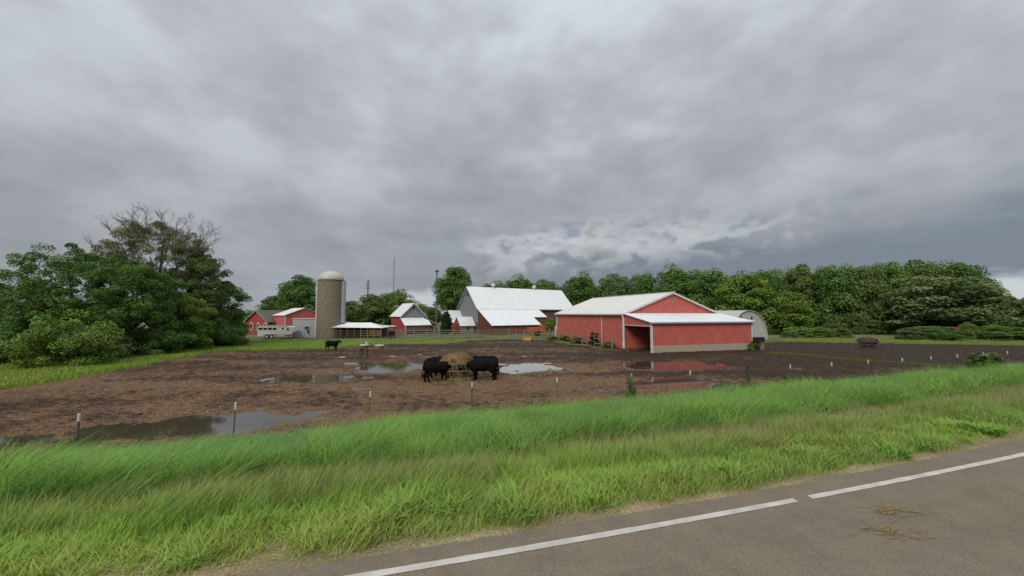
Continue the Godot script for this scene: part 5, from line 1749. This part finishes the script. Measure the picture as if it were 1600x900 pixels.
func cow_bones(head: Vector3, muzzle: Vector3, sway: Array) -> Array:
	# faces +x; withers 1.35 m high
	var b := []
	var hip := Vector3(-0.68, 1.02, 0)
	var ch := Vector3(0.45, 0.96, 0)
	b.append([Vector3(-0.72, 1.03, 0), Vector3(-0.15, 0.98, 0), 0.30, 0.35, 1.0])     # hind barrel
	b.append([Vector3(-0.15, 0.94, 0), ch, 0.37, 0.34, 1.0])                            # ribs, deep chest
	b.append([Vector3(0.40, 1.12, 0), Vector3(-0.75, 1.17, 0), 0.20, 0.17, 1.1])        # top line
	b.append([Vector3(0.45, 0.78, 0), Vector3(0.66, 0.86, 0), 0.24, 0.18, 1.1])         # brisket
	b.append([Vector3(0.50, 1.08, 0), head, 0.25, 0.135, 1.15])                         # neck
	b.append([head, muzzle, 0.135, 0.085, 1.0])                                         # skull to muzzle
	b.append([muzzle, muzzle + (muzzle - head).normalized() * 0.05, 0.085, 0.078, 1.0])
	for s in [-1, 1]:
		b.append([head + Vector3(-0.02, 0.05, 0.10 * s), head + Vector3(-0.06, 0.03, 0.26 * s), 0.045, 0.02, 1.0])  # ear
		var fx: float = sway[0] if s < 0 else sway[1]
		var hx: float = sway[2] if s < 0 else sway[3]
		b.append([Vector3(0.42, 0.85, 0.19 * s), Vector3(0.44 + fx * 0.4, 0.48, 0.17 * s), 0.15, 0.085, 1.0])
		b.append([Vector3(0.44 + fx * 0.4, 0.48, 0.17 * s), Vector3(0.42 + fx, 0.12, 0.17 * s), 0.072, 0.05, 1.0])
		b.append([Vector3(0.42 + fx, 0.12, 0.17 * s), Vector3(0.45 + fx, 0.03, 0.17 * s), 0.055, 0.065, 1.0])
		b.append([Vector3(-0.72, 0.98, 0.15 * s), Vector3(-0.60 + hx * 0.3, 0.70, 0.20 * s), 0.23, 0.15, 1.0])       # thigh
		b.append([Vector3(-0.60 + hx * 0.3, 0.70, 0.20 * s), Vector3(-0.83 + hx * 0.8, 0.45, 0.18 * s), 0.125, 0.07, 1.0])   # to the hock
		b.append([Vector3(-0.83 + hx * 0.8, 0.45, 0.18 * s), Vector3(-0.78 + hx, 0.10, 0.18 * s), 0.06, 0.048, 1.0])         # shank
		b.append([Vector3(-0.78 + hx, 0.10, 0.18 * s), Vector3(-0.74 + hx, 0.03, 0.18 * s), 0.052, 0.062, 1.0])
	b.append([Vector3(-0.98, 1.18, 0), Vector3(-1.06, 0.62, 0), 0.045, 0.028, 1.0])     # tail
	b.append([Vector3(-1.06, 0.62, 0), Vector3(-1.04, 0.42, 0), 0.04, 0.05, 1.0])
	return b

func cow(label: String, p: Vector3, face: float, s: float, mesh: ArrayMesh, m: Material, blaze := []):
	var o := thing("cow", label, "cow", p, face, "cattle in the yard")
	put("body", mesh, m, o)
	if blaze.size():
		var mb := MB.new()
		mb.tube([blaze[0], (blaze[0] as Vector3).lerp(blaze[1], 0.5), blaze[1]], [0.09, 0.10, 0.092], 8)
		put("white_face", mb, M.white_hide, o)
	o.scale = Vector3.ONE * s

func cattle():
	var eat := field_mesh(cow_bones(Vector3(0.98, 1.0, 0.05), Vector3(1.36, 0.74, 0.08), [0.05, -0.08, 0.06, -0.1]), 0.03, 30.0)
	var low := field_mesh(cow_bones(Vector3(1.05, 0.82, -0.08), Vector3(1.34, 0.48, -0.12), [-0.1, 0.1, -0.05, 0.12]), 0.03, 30.0)
	var up := field_mesh(cow_bones(Vector3(0.98, 1.30, 0.1), Vector3(1.32, 1.12, 0.2), [0.02, -0.04, 0.1, -0.06]), 0.03, 30.0)
	cow("black cow right of the hay bale, the nearer of the two, rump to the right", V(-1.95, -0.02, 25.1), PI + 0.06, 1.02, eat, M.black_hide)
	cow("black cow right of the hay bale, behind the nearer one", V(-2.05, -0.02, 26.6), PI - 0.12, 1.06, eat, M.black_hide)
	cow("black cow left of the hay bale, the nearer one with legs apart", V(-4.70, -0.02, 24.7), 0.50, 0.95, low, M.black_hide)
	cow("black cow at the far left of the bale, seen from behind", V(-5.25, -0.02, 26.5), 1.2, 1.02, low, M.black_hide)
	cow("black calf with white face alone near the silo", V(-20.9, 0.02, 45.1), -0.1, 0.84, up, M.black_hide, [Vector3(1.06, 1.27, 0.12), Vector3(1.36, 1.10, 0.21)])
	cow("brown-black cow far back at the gap left of the small barn", V(-21.3, -0.02, 68.2), PI - 0.9, 1.0, up, M.brown_hide)

func _ready():
	n_big = noise(1, 0.02, 4)
	n_mid = noise(2, 0.05, 4)
	n_fine = noise(3, 0.09, 4)
	n_streak = noise(4, 0.03, 4)
	n_cell = noise(5, 1.0, 1, FastNoiseLite.TYPE_CELLULAR)
	n_cell.fractal_type = FastNoiseLite.FRACTAL_NONE
	n_cell.cellular_return_type = FastNoiseLite.RETURN_DISTANCE
	n_cell.cellular_jitter = 1.0
	camera_and_light()
	print("sky ", Time.get_ticks_msec())
	make_materials()
	print("materials ", Time.get_ticks_msec())
	puddles = [[-12.0, 15.1, 5.4, 1.9, 0.34], [-17.4, 13.4, 2.0, 0.7, 0.4], [-13.2, 25.9, 3.3, 1.9, 0.1], [-8.9, 22.4, 1.3, 0.45, 0.1], [-6.2, 21.6, 1.3, 0.35, 0.1],
		[-9.4, 31.2, 3.7, 2.9, 0.0], [-3.6, 32.6, 3.6, 1.6, 0.0], [1.3, 31.0, 3.2, 3.4, 0.1], [13.4, 32.4, 5.4, 3.2, 0.1], [10.2, 24.3, 3.7, 2.3, 0.2], [4.9, 22.1, 0.8, 0.3, 0.2], [-13.6, 33.8, 2.0, 1.3, 0.0]]
	mud_poly = PackedVector2Array([Vector2(-60, -30), Vector2(-60, 14), Vector2(-36, 19.5), Vector2(-28.3, 21.5), Vector2(-29.0, 26.5), Vector2(-30.4, 32.6), Vector2(-33.0, 42.5), Vector2(-29.2, 44.6), Vector2(-22.0, 47.2), Vector2(-20.6, 50.2), Vector2(-18.5, 53.4), Vector2(-9.5, 55.0), Vector2(-6.5, 61.0), Vector2(0.0, 64.5), Vector2(5.0, 62.5), Vector2(8.0, 55.0), Vector2(11.5, 47.0), Vector2(14.0, 62.0), Vector2(27.0, 62.0), Vector2(29.5, 52.0), Vector2(40.0, 58.6), Vector2(60.0, 54.0), Vector2(77.0, 50.5), Vector2(99.0, 46.0), Vector2(99.0, -30)])
	make_ground()
	print("ground ", Time.get_ticks_msec())
	red_pole_barn()
	big_barn()
	small_barn()
	red_shed_with_wing()
	shingled_shed()
	silo()
	white_shed()
	open_shed()
	tiny_sheds()
	arched_shed()
	print("buildings ", Time.get_ticks_msec())
	make_trees()
	print("trees ", Time.get_ticks_msec())
	make_grass()
	print("grass ", Time.get_ticks_msec())
	trailer()
	roadside_fence()
	farm_fences()
	yard_things()
	masts()
	cattle()
	print("things ", Time.get_ticks_msec())
	make_scatter()
	print("done ", Time.get_ticks_msec())
